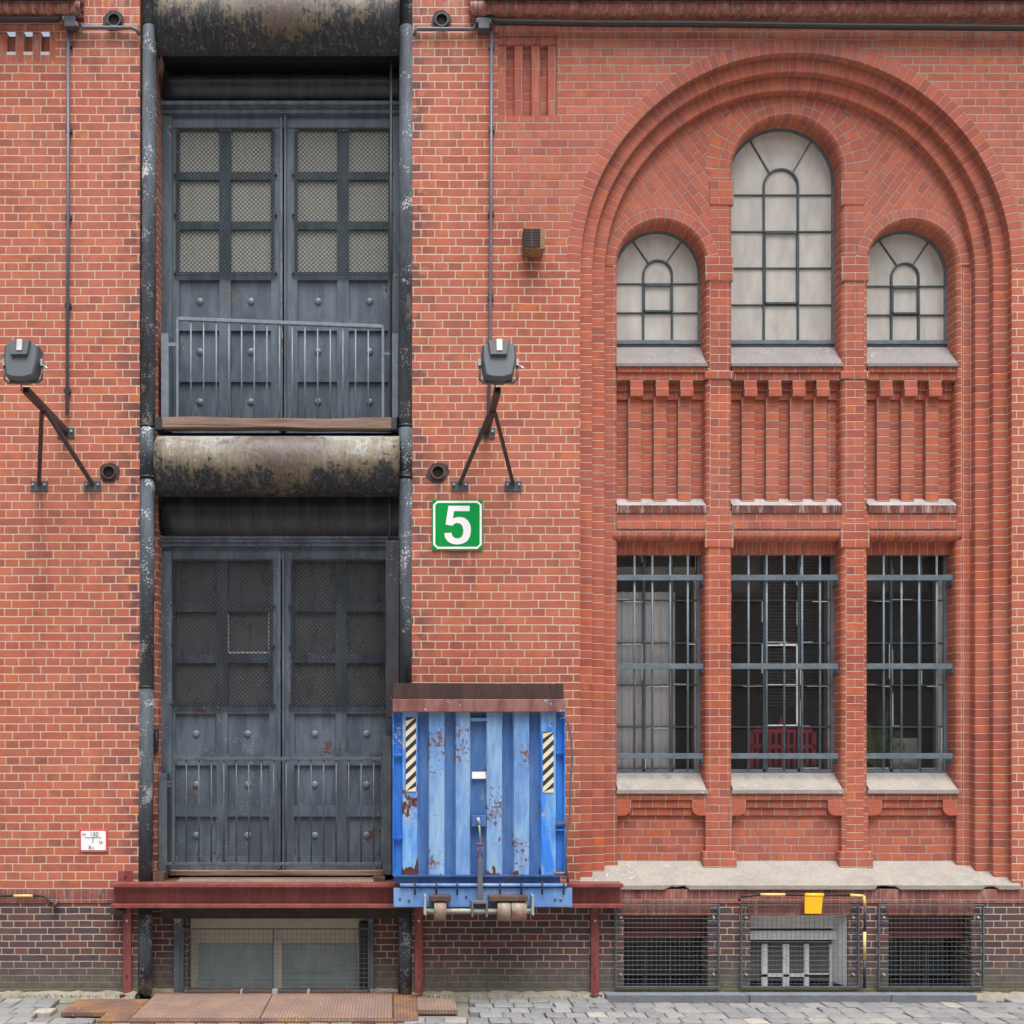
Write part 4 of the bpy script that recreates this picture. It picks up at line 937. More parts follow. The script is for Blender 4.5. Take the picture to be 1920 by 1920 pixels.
# ------------------------------------------------------------------ door bay
YD = 0.33
m = MB()   # dark void behind and soffits, so that no light leaks
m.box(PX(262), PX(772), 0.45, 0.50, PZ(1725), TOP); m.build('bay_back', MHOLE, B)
def doors(zt_px, rows, prow, studs, cols, studx, bottom_px, glass, mat, meshlab, name_lab, top_mould):
    xl, xr = PX(306, YD), PX(750, YD); xm = PX(531.5 if zt_px < 500 else 528, YD)
    fr = MB(); zb = PZ(bottom_px, YD); ztop = PZ(zt_px, YD)
    fr.box(xl-0.05, xl+0.09, YD-0.03, YD+0.08, zb, ztop); fr.box(xr-0.07, xr+0.05, YD-0.03, YD+0.08, zb, ztop)
    for (p0, p1, yf) in top_mould: fr.box(xl-0.05, xr+0.05, YD-yf, YD+0.08, PZ(p1, YD-yf), PZ(p0, YD-yf))
    do = fr.build('loading_door', mat, B, bevel=0.006); do['label'] = name_lab
    for li in range(2):
        c = cols[li*2:li*2+2]
        x0 = xl+0.09 if li == 0 else xm+0.012; x1 = xm-0.012 if li == 0 else xr-0.07
        lf = MB(); holes = []; pan = MB(); gl = MB(); st = MB()
        for (ca, cb) in c:
            for (ra, rb_) in rows: holes.append(rect(PX(ca, YD), PX(cb, YD), PZ(rb_, YD), PZ(ra, YD)))
            for (ra, rb_) in prow: holes.append(rect(PX(ca, YD), PX(cb, YD), PZ(rb_, YD), PZ(ra, YD)))
        lf.poly(rect(x0, x1, zb, ztop), holes, YD)
        for h in holes:
            for k in range(4):
                p, q_ = h[k], h[(k+1) % 4]; lf.quad([(p[0], YD, p[1]), (p[0], YD+0.035, p[1]), (q_[0], YD+0.035, q_[1]), (q_[0], YD, q_[1])])
        for (ca, cb) in c:
            for (ra, rb_) in prow:
                xa, xb, za, zc = PX(ca, YD), PX(cb, YD), PZ(rb_, YD), PZ(ra, YD)
                pan.quad([(xa, YD+0.028, za), (xb, YD+0.028, za), (xb, YD+0.028, zc), (xa, YD+0.028, zc)])
                for (e0, e1, f0, f1) in ((xa, xb, za, za+0.012), ): pan.box(e0, e1, YD+0.006, YD+0.03, f0, f1)
            for (ra, rb_) in rows:
                xa, xb, za, zc = PX(ca, YD), PX(cb, YD), PZ(rb_, YD), PZ(ra, YD)
                gl.quad([(xa, YD+0.03, za), (xb, YD+0.03, za), (xb, YD+0.03, zc), (xa, YD+0.03, zc)])
        o = lf.build('door_leaf', mat, do); pan.build('panel', mat, do); gl.build('pane', glass, do)
        for sx in studx[li*2:li*2+2]:
            for sy in studs: st.cut(); st.sphere((PX(sx, YD), YD+0.028, PZ(sy, YD)), 0.036, 14, 8, 0.55)
        st.build('stud', MSTUD, do)
        # chain link over the panes, in a thin steel frame
        xa, xb = PX(c[0][0]-5, YD-.03), PX(c[1][1]+5, YD-.03); za, zc = PZ(rows[-1][1]+4, YD-.03), PZ(rows[0][0]-2, YD-.03)
        ms = MB(); yy = YD-0.022; W_, H_ = xb-xa, zc-za
        for s_ in (1, -1):
            k = -H_
            while k < W_:
                # line x = xa+k+t, z = za+t (s=1) or z = zc-t (s=-1)
                t0 = max(0, -k); t1 = min(H_, W_-k)
                if t1 > t0+0.01:
                    f = lambda t: (xa+k+t, yy+(0.002 if s_ > 0 else -0.002), za+t if s_ > 0 else zc-t)
                    ms.tube([f(t0), f(t1)], 0.0033, 3, False)
                k += 0.042
        ms.build('wire_mesh', meshlab, do)
        mf_ = MB()
        for e in ((xa-.008, xa, za, zc), (xb, xb+.008, za, zc), (xa, xb, za-.008, za), (xa, xb, zc, zc+.006)): mf_.box(e[0], e[1], yy-0.006, yy+0.006, e[2], e[3])
        for z_ in (za+0.02, (za+zc)/2-0.12, (za+zc)/2+0.27):
            for x_ in (xa-0.02, xb+0.02): mf_.tube([(x_, yy-0.008, z_), (x_, YD, z_)], 0.011, 8); mf_.box(min(x_, x_+0.02), max(x_, x_+.02) if x_ < xa else x_+.001, yy-.004, yy+.002, z_-.008, z_+.008)
        mf_.build('mesh_frame', MDARK, do)
    s = MB(); zc_ = ztop
    s.box(xm-0.038, xm-0.006, YD-0.022, YD+0.03, zb+0.02, zc_); s.box(xm+0.008, xm+0.030, YD-0.030, YD+0.03, zb+0.02, zc_)
    s.build('meeting_strip', mat, do, bevel=0.004)
    bw = MB(); rs = random.Random(int(zt_px))
    for k in range(9):
        z_ = zb+0.3+(ztop-zb-1.0)*rs.random(); l_ = rs.uniform(0.04, 0.20 if k < 3 else 0.09); w_ = rs.uniform(0.003, 0.009)
        bw.cut(); x_ = xm-0.010-rs.uniform(0, 0.012); bw.prism([(x_, z_), (x_-w_*.3, z_+l_*.5), (x_+w_*.2, z_+l_), (x_+w_, z_+l_*.8), (x_+w_*.8, z_+l_*.2)][::-1], YD-0.0245, YD-0.021)
    bw.build('bare_wood_scar', MSCAR if zt_px < 500 else MRUSTP, do)
    return do
MSCAR = plain('bare_orange_wood', (0.42, 0.20, 0.09), 0.8)
MSTUD = plain('stud_paint', (0.125, 0.17, 0.20), 0.45)
MWIREG = plain('green_wire', (0.012, 0.040, 0.036), 0.5)
MWIRED = plain('dark_wire', (0.022, 0.022, 0.022), 0.5)
doors(216, [(243, 322), (337, 415), (430, 510)], [(525, 600), (620, 697), (716, 792)], [563, 657.5, 752], [(336, 411), (433, 508), (558, 632), (654, 728)],
      [374, 470, 596, 693], 812, MBLIND, MDOOR, MWIREG, 'upper double loading door with pale panes behind green wire mesh', [(188, 196, 0.10), (196, 201, 0.075), (201, 212, 0.055), (212, 240, 0.006)])
dl = doors(1035, [(1052, 1130), (1147, 1225), (1243, 1321)], [(1338, 1414), (1435, 1512), (1531, 1608)], [1376, 1471.5, 1567], [(329, 406), (427, 505), (552, 629), (650, 724)],
      [367, 464, 590, 687], 1634, MGLASSD, MDOORLO, MWIRED, 'lower double loading door with dark panes and rust patches', [(1004, 1010, 0.10), (1010, 1016, 0.085), (1016, 1024, 0.06), (1024, 1050, 0.006)])
m = MB(); m.pxbox(315, 740, 1632, 1642, 0.28, 0.5); m.build('door_threshold', MTIMB, B, bevel=0.006)
m = MB(); m.box(PX(427.5, .36), PX(429.5, .36), YD+.01, YD+.03, PZ(1225, .36), PZ(1150, .36)); m.box(PX(503.5, .36), PX(505, .36), YD+.01, YD+.03, PZ(1225, .36), PZ(1150, .36)); m.pxbox(427, 505, 1222, 1225, YD+.01, YD+.03); m.build('pane_edge', MPUTTY, B)
m = MB(); m.box(PX(240), PX(790), 0.42, 0.46, PZ(1030, .4), PZ(1320, .4)); 

# curved metal skirts between the floors
def roll(pc, r_px, y_c, rad, a0, a1, x0, x1, name, mat, label):
    m = MB(); zc = PZ(pc, y_c-rad*0.6); n = 26; nx = 20
    for k in range(n):
        t0 = a0+(a1-a0)*k/n; t1 = a0+(a1-a0)*(k+1)/n
        for j in range(nx):
            xa = x0+(x1-x0)*j/nx; xb = x0+(x1-x0)*(j+1)/nx
            f = lambda x, t: (x, y_c-rad*math.cos(t), zc+r_px*math.sin(t))
            m.quad([f(xa, t0), f(xb, t0), f(xb, t1), f(xa, t1)], [(j/nx, k/n), ((j+1)/nx, k/n), ((j+1)/nx, (k+1)/n), (j/nx, (k+1)/n)], True)
    for x in (x0, x1): m.poly([], [], 0) if False else None
    for x in (x0, x1):
        fan = [(x, y_c-rad*math.cos(a0+(a1-a0)*k/n), zc+r_px*math.sin(a0+(a1-a0)*k/n)) for k in range(n+1)]+[(x, y_c+0.02, zc+r_px*math.sin(a1))]+[(x, y_c+0.02, zc+r_px*math.sin(a0))]
        m.quad(fan)
    o = m.build(name, mat, B, merge=True); o['label'] = label; return o
xs0, xs1 = -2.217, 0.045
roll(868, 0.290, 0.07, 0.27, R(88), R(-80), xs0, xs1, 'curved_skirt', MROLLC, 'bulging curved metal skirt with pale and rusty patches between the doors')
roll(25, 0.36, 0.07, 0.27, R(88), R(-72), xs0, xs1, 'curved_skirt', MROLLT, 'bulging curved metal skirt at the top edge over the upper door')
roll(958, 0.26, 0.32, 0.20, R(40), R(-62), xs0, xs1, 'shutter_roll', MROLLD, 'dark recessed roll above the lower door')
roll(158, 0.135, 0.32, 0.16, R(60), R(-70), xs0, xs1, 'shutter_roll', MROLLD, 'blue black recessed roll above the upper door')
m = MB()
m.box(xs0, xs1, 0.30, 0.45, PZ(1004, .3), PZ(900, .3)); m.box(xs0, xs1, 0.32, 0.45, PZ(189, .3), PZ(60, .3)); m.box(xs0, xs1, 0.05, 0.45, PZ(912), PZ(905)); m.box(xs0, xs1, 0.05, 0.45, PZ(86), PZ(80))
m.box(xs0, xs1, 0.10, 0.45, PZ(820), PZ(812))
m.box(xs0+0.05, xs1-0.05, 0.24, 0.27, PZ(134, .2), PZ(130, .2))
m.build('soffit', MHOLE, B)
# timber beam on iron shoes in front of the upper door
tb = thing('timber_beam', 'weathered brown timber beam lying across the bay under the upper door', 'beam', (PX(520), -0.02, PZ(800)))
m = MB(); y0 = -0.03
n = 24
for k in range(n):
    xa, xb = PX(302+(735-302)*k/n, y0), PX(302+(735-302)*(k+1)/n, y0); dz = lambda t: 0.008*math.sin(t*5)+0.004*math.sin(t*17)
    z0a, z0b = PZ(801, y0)+dz(k/n)*0.7, PZ(801, y0)+dz((k+1)/n)*0.7; z1a, z1b = PZ(783, y0)+dz(k/n+.3), PZ(783, y0)+dz((k+1)/n+.3)
    m.quad([(xa, y0, z0a), (xb, y0, z0b), (xb, y0, z1b), (xa, y0, z1a)]); m.quad([(xa, y0, z1a), (xb, y0, z1b), (xb, y0+0.12, z1b), (xa, y0+0.12, z1a)]); m.quad([(xa, y0, z0a), (xa, y0+.12, z0a), (xb, y0+.12, z0b), (xb, y0, z0b)])
m.box(PX(302, y0), PX(302, y0)+0.001, y0, y0+.12, PZ(801, y0), PZ(783, y0))
m.build('timber', MTIMB, tb)
for (a_, b_) in ((290, 303), (734, 744)):
    m = MB(); m.pxbox(a_, b_, 782, 805, y0-0.012, y0+0.14); m.build('iron_shoe', MDARK, tb, bevel=0.004)

# iron pipe posts of the bay
def post(px_, tilt, label):
    p = thing('iron_post', label, 'post', (PX(px_), 0.03, 0), 'dark iron pipe posts either side of the loading bay')
    segs = [(1863, 1702, MPOSTW), (1702, 1290, MPOSTW), (1290, 898, MPOST), (896, 802, MPOST), (800, 48, MPOST), (46, -300, MPOST)]
    for k, (a_, b_, mt) in enumerate(segs):
        m = MB(); r_ = 0.067 if k != 3 else 0.070
        xa = PX(px_+tilt*(a_-900)/900, 0.0); xb = PX(px_+tilt*(b_-900)/900, 0.0)
        m.tube([(xa, 0.035, PZ(a_)), (xb, 0.035, PZ(b_))], r_, 24); 
        o = m.build('pipe_section', mt, p)
        if k in (2, 3, 4):
            m = MB(); m.tube([(xa, 0.035, PZ(a_)), (xa, 0.035, PZ(a_)+0.02)], r_+0.004, 24); m.build('collar', MDARK, p)
post(275, -5, 'dark chipped iron pipe post on the left side of the loading bay')
post(761, -1, 'dark chipped iron pipe post on the right side of the loading bay')

# guard rails
def rail(label, x0, x1, t0, t1, bot, bars, yr, mat, bottom_rail):
    g = thing('guard_rail', label, 'railing', (PX((x0+x1)/2, yr), yr, PZ(bot, yr)), 'steel guard rails in front of the loading doors')
    m = MB(); m.bar((PX(x0, yr), yr, PZ(t0, yr)), (PX(x1, yr), yr, PZ(t1, yr)), 0.03, 0.032, Vector((0, 1, 0))); m.build('top_rail', mat, g, bevel=0.003)
    for px_, tt in ((x0, t0), (x1, t1)):
        m = MB(); m.bar((PX(px_, yr), yr, PZ(bot, yr)), (PX(px_, yr), yr, PZ(tt, yr)), 0.024, 0.03); m.build('end_post', mat, g, bevel=0.003)
    if bottom_rail: m = MB(); m.bar((PX(x0-15, yr), yr, PZ(bot-1, yr)), (PX(x1, yr), yr, PZ(bot-1, yr)), 0.03, 0.028, Vector((0, 1, 0))); m.build('bottom_rail', mat, g, bevel=0.003)
    for b_ in bars:
        t = (b_-x0)/(x1-x0); m = MB(); m.tube([(PX(b_, yr), yr, PZ(bot, yr)), (PX(b_, yr), yr, PZ(t0+(t1-t0)*t, yr))], 0.0075, 8); m.build('bar', mat, g)
    return g
bars1 = [358+23.75*k for k in range(15)]
YR = 0.12
g = rail('light blue grey guard rail with a sloping top before the upper door', 333, 718, 598, 613, 802, bars1, YR, MRAIL, False)
for (a_, b_, c_, e_) in ((302, 316, 625, 782), (735, 747, 625, 782)):
    m = MB(); m.pxbox(a_, b_, c_, e_, YR, YR+0.14); m.build('side_plate', MRAIL, g, bevel=0.002)
m = MB(); m.pxbox(316, 332, 642, 649, YR, YR+0.02); m.cut(); m.pxbox(718, 735, 660, 666, YR, YR+0.02); m.build('hinge', MRAIL, g)
MRAILD = paint('dark_rail_paint', (0.060, 0.070, 0.085), (0.085, 0.100, 0.120), chip=None, streak=False, speck=False, rough=0.45)
g = rail('dark grey level guard rail before the lower loading door', 326, 717, 1423, 1423, 1621, [349.5+23.4*k for k in range(16)], YR, MRAILD, True)
m = MB(); m.pxbox(297, 313, 1450, 1640, YR, YR+0.14); m.build('side_plate', MRAILD, g, bevel=0.002)
m = MB(); m.pxbox(312, 326, 1469, 1475, YR, YR+0.02); m.pxbox(313, 322, 1464, 1468, YR-.01, YR+0.01); m.build('hinge', MRAILD, g)
m = MB(); m.pxbox(718, 734, 1380, 1640, YR-0.03, YR+0.14); m.build('side_plate', MRAILD, g, bevel=0.002)
m = MB(); m.pxbox(723, 748, 1014, 1345, -0.01, 0.14); tag(m.build('steel_box_column', MDARK, bevel=0.004), 'nearly black steel box casing beside the right post at the lower door', 'casing')
m = MB(); m.tube([(PX(733, .05), 0.05, PZ(786, .05)), (PX(733, .05), 0.05, PZ(100, .05))], 0.011, 8); tag(m.build('hanging_rod', MDARK), 'thin dark rod running down the right side of the upper door', 'rod')
m = MB(); m.tube([(PX(730.5, .05), 0.05, PZ(1016, .05)), (PX(730.5, .05), 0.05, PZ(930, .05))], 0.011, 8); tag(m.build('hanging_rod', MDARK), 'short dark rod above the black box casing of the lower door', 'rod')
m = MB(); m.box(PX(288, .1), PX(295, .1), 0.10, 0.16, PZ(1406, .1), PZ(1368, .1)); m.tube([(PX(292, .06), 0.09, PZ(1372)), (PX(294, .06), 0.06, PZ(1388)), (PX(292, .06), 0.09, PZ(1402))], 0.008, 8)
tag(m.build('door_hook', MDARK, bevel=0.002), 'small dark hook on the brick jamb left of the lower door', 'hook')

# cellar window under the platform
m = MB()
m.box(PX(300), PX(748), 0.05, 0.40, PZ(1724), PZ(1700)); m.build('platform_lintel', plain('black_beam', (0.035, 0.03, 0.026), 0.8, var=0.4), B)
m = MB()
for a_, b_ in ((326, 344), (690, 700)): m.cut(); m.box(PX(a_, .1), PX(b_, .1), 0.09, 0.19, 0.0, PZ(1722))
m.build('iron_jamb', MPOST, B, bevel=0.004)
YC = 0.30
fo = MB(); 
for e in ((345, 370, 1724, 1858), (672, 700, 1724, 1858), (512, 529, 1760, 1858)): fo.pxbox(*e[:2], e[2], e[3], YC-(0.02 if e[0] == 512 else 0), YC+.03)
fo.pxbox(340, 700, 1722, 1755, YC-0.03, YC+.03); fo.pxbox(345, 700, 1755, 1768, YC-0.001, YC+.03)
wo = fo.build('window', MCREAM, B, bevel=0.003); wo['label'] = 'cream framed cellar window under the loading platform'
m = MB(); m.pxbox(370, 512, 1768, 1862, YC+.015, YC+.02); m.cut(); m.pxbox(529, 672, 1768, 1862, YC+.015, YC+.02); m.build('pane', MGLASSC, wo)
m = MB(); m.box(PX(340), PX(705), YC+0.35, YC+0.37, -0.3, PZ(1700)); m.build('backing', plain('cellar_interior', (0.45, 0.55, 0.55), 0.9), wo)
m = MB(); m.pxbox(543, 618, 1822, 1858, YC+.05, YC+.055); m.build('leaflet', plain('pale_leaflet', (0.45, 0.60, 0.60), 0.8), wo)
m = MB()
for k in range(26):
    xa = 548+k*3.2; z_ = 1824+1.2*math.sin(k*2.3)
    m.pxbox(xa, xa+2.4, z_-0.6-0.6*(k % 3 == 0), z_+0.6, YC+.011, YC+.013)
m.build('faded_writing', MINK, wo)
m = MB(); m.pxbox(673, 696, 1730, 1858, 0.2, YC); m.build('shutter_leaf', MDARK, wo)
def mesh_grille(x0, x1, y0, y1, yy, pitch, mat, frame, label, top_px=None, bolts=False, mid=None, wr=0.0017):
    g = thing('mesh_grille', label, 'grille', (PX((x0+x1)/2, yy), yy, PZ(y1, yy)), 'square wire mesh grilles over the cellar windows')
    m = MB(); X0, X1, Z0, Z1 = PX(x0, yy), PX(x1, yy), PZ(y1, yy), PZ(y0, yy)
    x = X0+pitch*0.5
    while x < X1: m.tube([(x, yy, Z0), (x, yy, Z1)], wr, 4, False); x += pitch
    z = Z0+pitch*0.5
    while z < Z1: m.tube([(X0, yy-0.004, z), (X1, yy-0.004, z)], wr, 4, False); z += pitch
    m.build('wire_mesh', mat, g)
    m = MB(); t = frame
    m.box(X0-t, X0, yy-.012, yy+.012, Z0-t, Z1+t); m.box(X1, X1+t, yy-.012, yy+.012, Z0-t, Z1+t); m.box(X0, X1, yy-.0115, yy+.012, Z1, Z1+t); m.box(X0, X1, yy-.0115, yy+.012, Z0-t, Z0)
    if mid: m.box(PX(mid, yy)-.006, PX(mid, yy)+.006, yy-.01, yy+.01, Z0, Z1)
    m.build('frame', mat, g, bevel=0.002)
    if bolts:
        for bx in (X0+0.04, X1-0.04):
            for bz in (Z0+0.11, Z1-0.11): m = MB(); m.tube([(bx, yy-.015, bz), (bx, 0.0, bz)], 0.009, 8); m.build('bolt', MBOLT, g)
    return g
MWIRE = plain('galvanised_wire', (0.085, 0.105, 0.12), 0.5)
g = mesh_grille(344, 690, 1742, 1856, 0.07, 0.0455, MWIRE, 0.008, 'wide wire mesh grille leaning before the cream cellar window under the platform', mid=513)
m = MB()
for bx in (452, 515, 578): m.cut(); m.pxbox(bx-(5 if bx == 515 else 2), bx+(5 if bx == 515 else 2), 1857, 1868, -0.02, 0.06)
m.build('hinge', plain('pale_hinge', (0.30, 0.34, 0.36), 0.5), g)
gl_ = ['black framed wire mesh grille next to the red beam', 'black framed wire mesh grille over the white cellar window', 'black framed wire mesh grille at the far right cellar window']
for i, (x0, x1) in enumerate(((1156, 1346), (1391, 1608), (1649, 1842))):
    mesh_grille(x0, x1, 1698, 1849, -0.035, 0.0437, MWIRE, 0.014, gl_[i], bolts=True)
# windows in the three cellar openings
for i, (a, b, c, e) in enumerate(cel):
    x0, x1, z0, z1 = PX(a), PX(b), PZ(e), PZ(c); yy = 0.22
    fo = MB()
    if i == 1:
        for (u0, u1) in ((1428, 1440), (1468, 1480), (1508, 1517), (1556, 1562)): fo.pxbox(u0, u1, 1770, 1852, yy, yy+.03)
        fo.pxbox(1428, 1517, 1826, 1832, yy, yy+.03); fo.pxbox(1517, 1560, 1826, 1828, yy, yy+.03)
        fo.box(x0-.02, x1, yy-0.03, yy+.03, PZ(1740, yy), z1); fo.box(x0-.02, x1, yy-0.06, yy+.03, PZ(1760, yy), PZ(1744, yy))
        wo = fo.build('window', MWHITE, B, bevel=0.002); wo['label'] = 'white painted cellar window with chipped white reveal'
        m = MB(); m.quad([(x1-.003, 0.02, z0), (x1-.003, 0.02, z1), (x1-.06, yy, z1), (x1-.06, yy, z0)]); m.build('reveal_plaster', MWHITE, wo)
        m = MB(); m.box(x0, x1, yy+.02, yy+.025, z0, PZ(1765, yy)); m.build('pane', glass_mat('grey_cellar_glass', haze=0.75, hcol=(0.15, 0.16, 0.145)), wo)
    else:
        fo.box(x0, x1, 0.12, 0.16, PZ(1728, .1), z1); fo.box(x0, x1, 0.13, 0.17, PZ(1741, .1), PZ(1728, .1)); fo.box(x0, x1, 0.11, 0.17, PZ(1760, .1), PZ(1746, .1)); fo.box(x0, x1, 0.14, 0.18, PZ(1747, .1), PZ(1740, .1))
        wo = fo.build('window', plain('wine_red_shutter_box', (0.10, 0.022, 0.022), 0.6), B, bevel=0.003); wo['label'] = 'dark cellar window with wine red shutter box, ' + ('left' if i == 0 else 'right')
        m = MB()
        for u0 in ((1208, 1255, 1305) if i == 0 else (1687, 1735, 1790)): m.pxbox(u0, u0+3, 1762, 1856, yy, yy+.02)
        m.pxbox(a, b, 1826, 1829, yy, yy+.02); m.build('glazing_bars', plain('dark_bar_paint', (0.06, 0.065, 0.07), 0.5), wo)
        m = MB(); m.box(x0, x1, yy+.015, yy+.02, z0-.1, z1); m.build('pane', glass_mat('dark_cellar_glass_%d' % i, haze=0.5, hcol=(0.03, 0.033, 0.036)), wo)
        if i == 1+1:
            m = MB()
            for (p0, p1, q0, q1) in ((1693, 1730, 1780, 1795), (1700, 1712, 1797, 1810), (1716, 1735, 1797, 1809), (1690, 1716, 1812, 1824), (1693, 1734, 1830, 1850)): m.pxbox(p0, p1, q0, q1, yy+.06, yy+.08)
            m.build('stored_boards', plain('dusty_board', (0.16, 0.155, 0.15), 0.8), wo)
    m = MB(); m.box(x0-.05, x1+.05, yy+.5, yy+.52, z0-.4, z1+.2); m.box(x0-.05, x1+.05, yy-.05, yy+.52, z0-.42, z0-.4); m.box(x0-.05, x0-.03, yy, yy+.5, z0-.4, z1+.2); m.box(x1+.03, x1+.05, yy, yy+.5, z0-.4, z1+.2)
    m.build('cellar_shaft', MROOM, wo)

# ------------------------------------------------------------------ red steel beam platform
pf = thing('steel_platform_beam', 'long rust red steel I-beam on three flat legs before the plinth', 'beam', (PX(688, -.1), -0.1, 0))
y0, y1 = -0.20, -0.005; xa, xb = PX(207, y0), PX(1169, y0); z1_, z0_ = PZ(1657, y0), PZ(1703, y0)
m = MB(); m.box(xa, xb, y0, y1, z1_-0.034, z1_); m.box(xa, xb, y0, y1, z0_, z0_+0.036); m.box(xa+0.001, xb-0.001, (y0+y1)/2-.006, (y0+y1)/2+.006, z0_+.036, z1_-.034)
m.build('i_beam', MIRON, pf, bevel=0.004)
for cx_ in (240.5, 785, 1114):
    m = MB(); m.box(PX(cx_-7.5), PX(cx_+7.5), -0.045, -0.002, 0.02, z0_-0.001); m.build('leg', MIRON, pf, bevel=0.003)
    for zz_ in (PZ(1725), PZ(1827)): m = MB(); m.tube([(PX(cx_), -0.056, zz_), (PX(cx_), -0.04, zz_)], 0.011, 8); m.build('bolt', MPLATE if zz_ < 0.4 else MBOLT, pf)
    m = MB(); m.box(PX(cx_-11), PX(cx_+11), -0.09, 0.0, 0.005, 0.022); m.build('foot_plate', MRUSTP, pf)
m = MB(); m.box(PX(222), PX(249), -0.012, -0.002, PZ(1655), PZ(1633)); m.tube([(PX(236), -0.03, PZ(1641)), (PX(236), 0, PZ(1641))], 0.011, 8); m.build('fixing_plate', MIRON, pf)
m = MB(); m.box(PX(212), PX(238), -0.10, -0.01, PZ(1712), PZ(1704)); m.build('packing_plate', MRUSTP, pf)
m = MB(); zt_ = PZ(1656.5, y0)
m.quad([(PX(333, .2), 0.29, zt_+.004), (PX(333, -.1), -0.10, zt_+.004), (PX(701, -.1), -0.10, zt_+.004), (PX(701, .2), 0.29, zt_+.004)]); m.box(PX(333), PX(701), -0.10, 0.29, zt_-.01, zt_+.003)
m.build('deck_plate', MHATCH, pf)
m = MB(); m.box(PX(285), PX(333), -0.0, 0.3, zt_-.03, zt_-.004); m.box(PX(701), PX(748), -0.0, 0.3, zt_-.03, zt_-.004); m.pxbox(287, 307, 1636, 1655, 0.0, 0.2); m.pxbox(700, 722, 1645, 1655, 0.0, 0.2); m.build('deck_support', MRUSTP, pf)

# ------------------------------------------------------------------ blue dock leveller
YB = -0.32
dk = thing('dock_leveller', 'upright blue corrugated steel loading ramp with hazard stripes and rusty lip', 'loading ramp', (PX(900, YB), YB, PZ(1700, YB)))
m = MB(); yl = YB-0.02
m.prism([(PX(737, yl), PZ(1312, yl)), (PX(738, yl), PZ(1280, yl)), (PX(1057, yl), PZ(1282, yl)), (PX(1058, yl), PZ(1312, yl))], yl+0.02, yl+0.05); m.build('lip', MLIP, dk, bevel=0.004)
m = MB(); m.pxbox(736, 1060, 1311, 1335, yl-0.04, yl+0.06); m.build('lip_channel', MLIP2, dk, bevel=0.006)
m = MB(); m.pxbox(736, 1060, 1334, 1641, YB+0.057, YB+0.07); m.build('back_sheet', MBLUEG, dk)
ribs_ = [(755, 782), (805, 833), (855, 881), (913, 941), (964, 992), (1015, 1042)]
for k, (a, b) in enumerate(ribs_):
    m = MB(); xa, xb = PX(a, YB), PX(b, YB); z0, z1 = PZ(1641, YB), PZ(1334, YB); e = 0.034
    P = [(xa-e*0.4, YB+0.058), (xa, YB), (xb, YB), (xb+e*0.4, YB+0.058)]
    nz = 10
    for j in range(3):
        for q in range(nz):
            za = z0+(z1-z0)*q/nz; zc = z0+(z1-z0)*(q+1)/nz
            m.quad([(*P[j], za), (*P[j+1], za), (*P[j+1], zc), (*P[j], zc)])
    m.build('rib', MBLUEV if k in (0, 5) else MBLUE, dk)
for (a, b, crs) in ((736, 754, (1414.5, 1570)), (1043, 1060, (1410, 1543, 1556))):
    m = MB(); m.pxbox(a, b, 1335, 1641, YB+0.035, YB+0.056); m.build('side_channel', MBLUES, dk)
    m = MB(); 
    for c_ in crs: m.pxbox(a, b, c_-1.5, c_+1.5, YB-0.015, YB+0.02)
    m.pxbox(a if a < 800 else b-2.5, a+2.5 if a < 800 else b, 1335, 1641, YB-0.01, YB+0.02)
    m.build('side_brace', MBLUES, dk)
def stripes(xa, xb, ya, yb, flip):
    m = MB(); mb = MB(); yy = YB-0.004
    X0, X1, Z0, Z1 = PX(xa, yy), PX(xb, yy), PZ(yb, yy), PZ(ya, yy)
    mb.box(X0, X1, yy, YB-0.001, Z0, Z1)
    w_ = X1-X0; p = 0.097; z = Z0-w_
    while z < Z1:
        # parallelogram rising to the right, clipped to the strip
        P = [(X0, z), (X1, z+w_*0.95), (X1, z+w_*0.95+0.050), (X0, z+0.050)]
        Q = [(x, min(max(zz, Z0), Z1)) for x, zz in P]
        if Q[2][1]-Q[1][1] > 0.002 or Q[3][1]-Q[0][1] > 0.002: m.quad([(q[0], yy-0.002, q[1]) for q in Q])
        z += p
    return mb, m
for (xa, xb, ya, yb) in ((761, 780, 1345, 1484), (1018, 1038, 1372, 1486)):
    mb, ms_ = stripes(xa, xb, ya, yb, False); o = mb.build('hazard_sticker', MSTRIPE_B, dk); ms_.build('hazard_stripes', MSTRIPE_W, dk)
m = MB(); yy = YB+0.028; m.pxbox(885, 911, 1447, 1460, yy, yy+.006); m.build('white_sticker', MWSIGN, dk)
m = MB(); m.pxbox(882, 913, 1346, 1352, YB-.0, YB+0.03); m.build('grab_step', MBLUEP, dk)
m = MB(); m.pxbox(884, 912, 1529, 1550, YB+0.0, YB+0.035); m.build('hook_plate', MBLUEG, dk, bevel=0.003)
yy = YB-0.03
m = MB(); m.tube([(PX(896, yy), yy, PZ(1533, yy)), (PX(899, yy), yy, PZ(1545, yy))], 0.014, 10); m.tube([(PX(898, yy), yy, PZ(1540, yy)), (PX(901, yy), yy, PZ(1578, yy))], 0.008, 10); m.build('hook_rod', MAXLE, dk)
m = MB()
for dx in (-3.5, 3.5): m.tube([(PX(900+dx, yy), yy, PZ(1586, yy)), (PX(900+dx, yy), yy, PZ(1608, yy))], 0.005, 8)
m.tube([(PX(894, yy), yy, PZ(1583, yy)), (PX(906, yy), yy, PZ(1583, yy))], 0.013, 10); m.tube([(PX(900, yy), yy, PZ(1604, yy)), (PX(900, yy), yy, PZ(1612, yy))], 0.012, 10); m.build('turnbuckle', MTURN, dk)
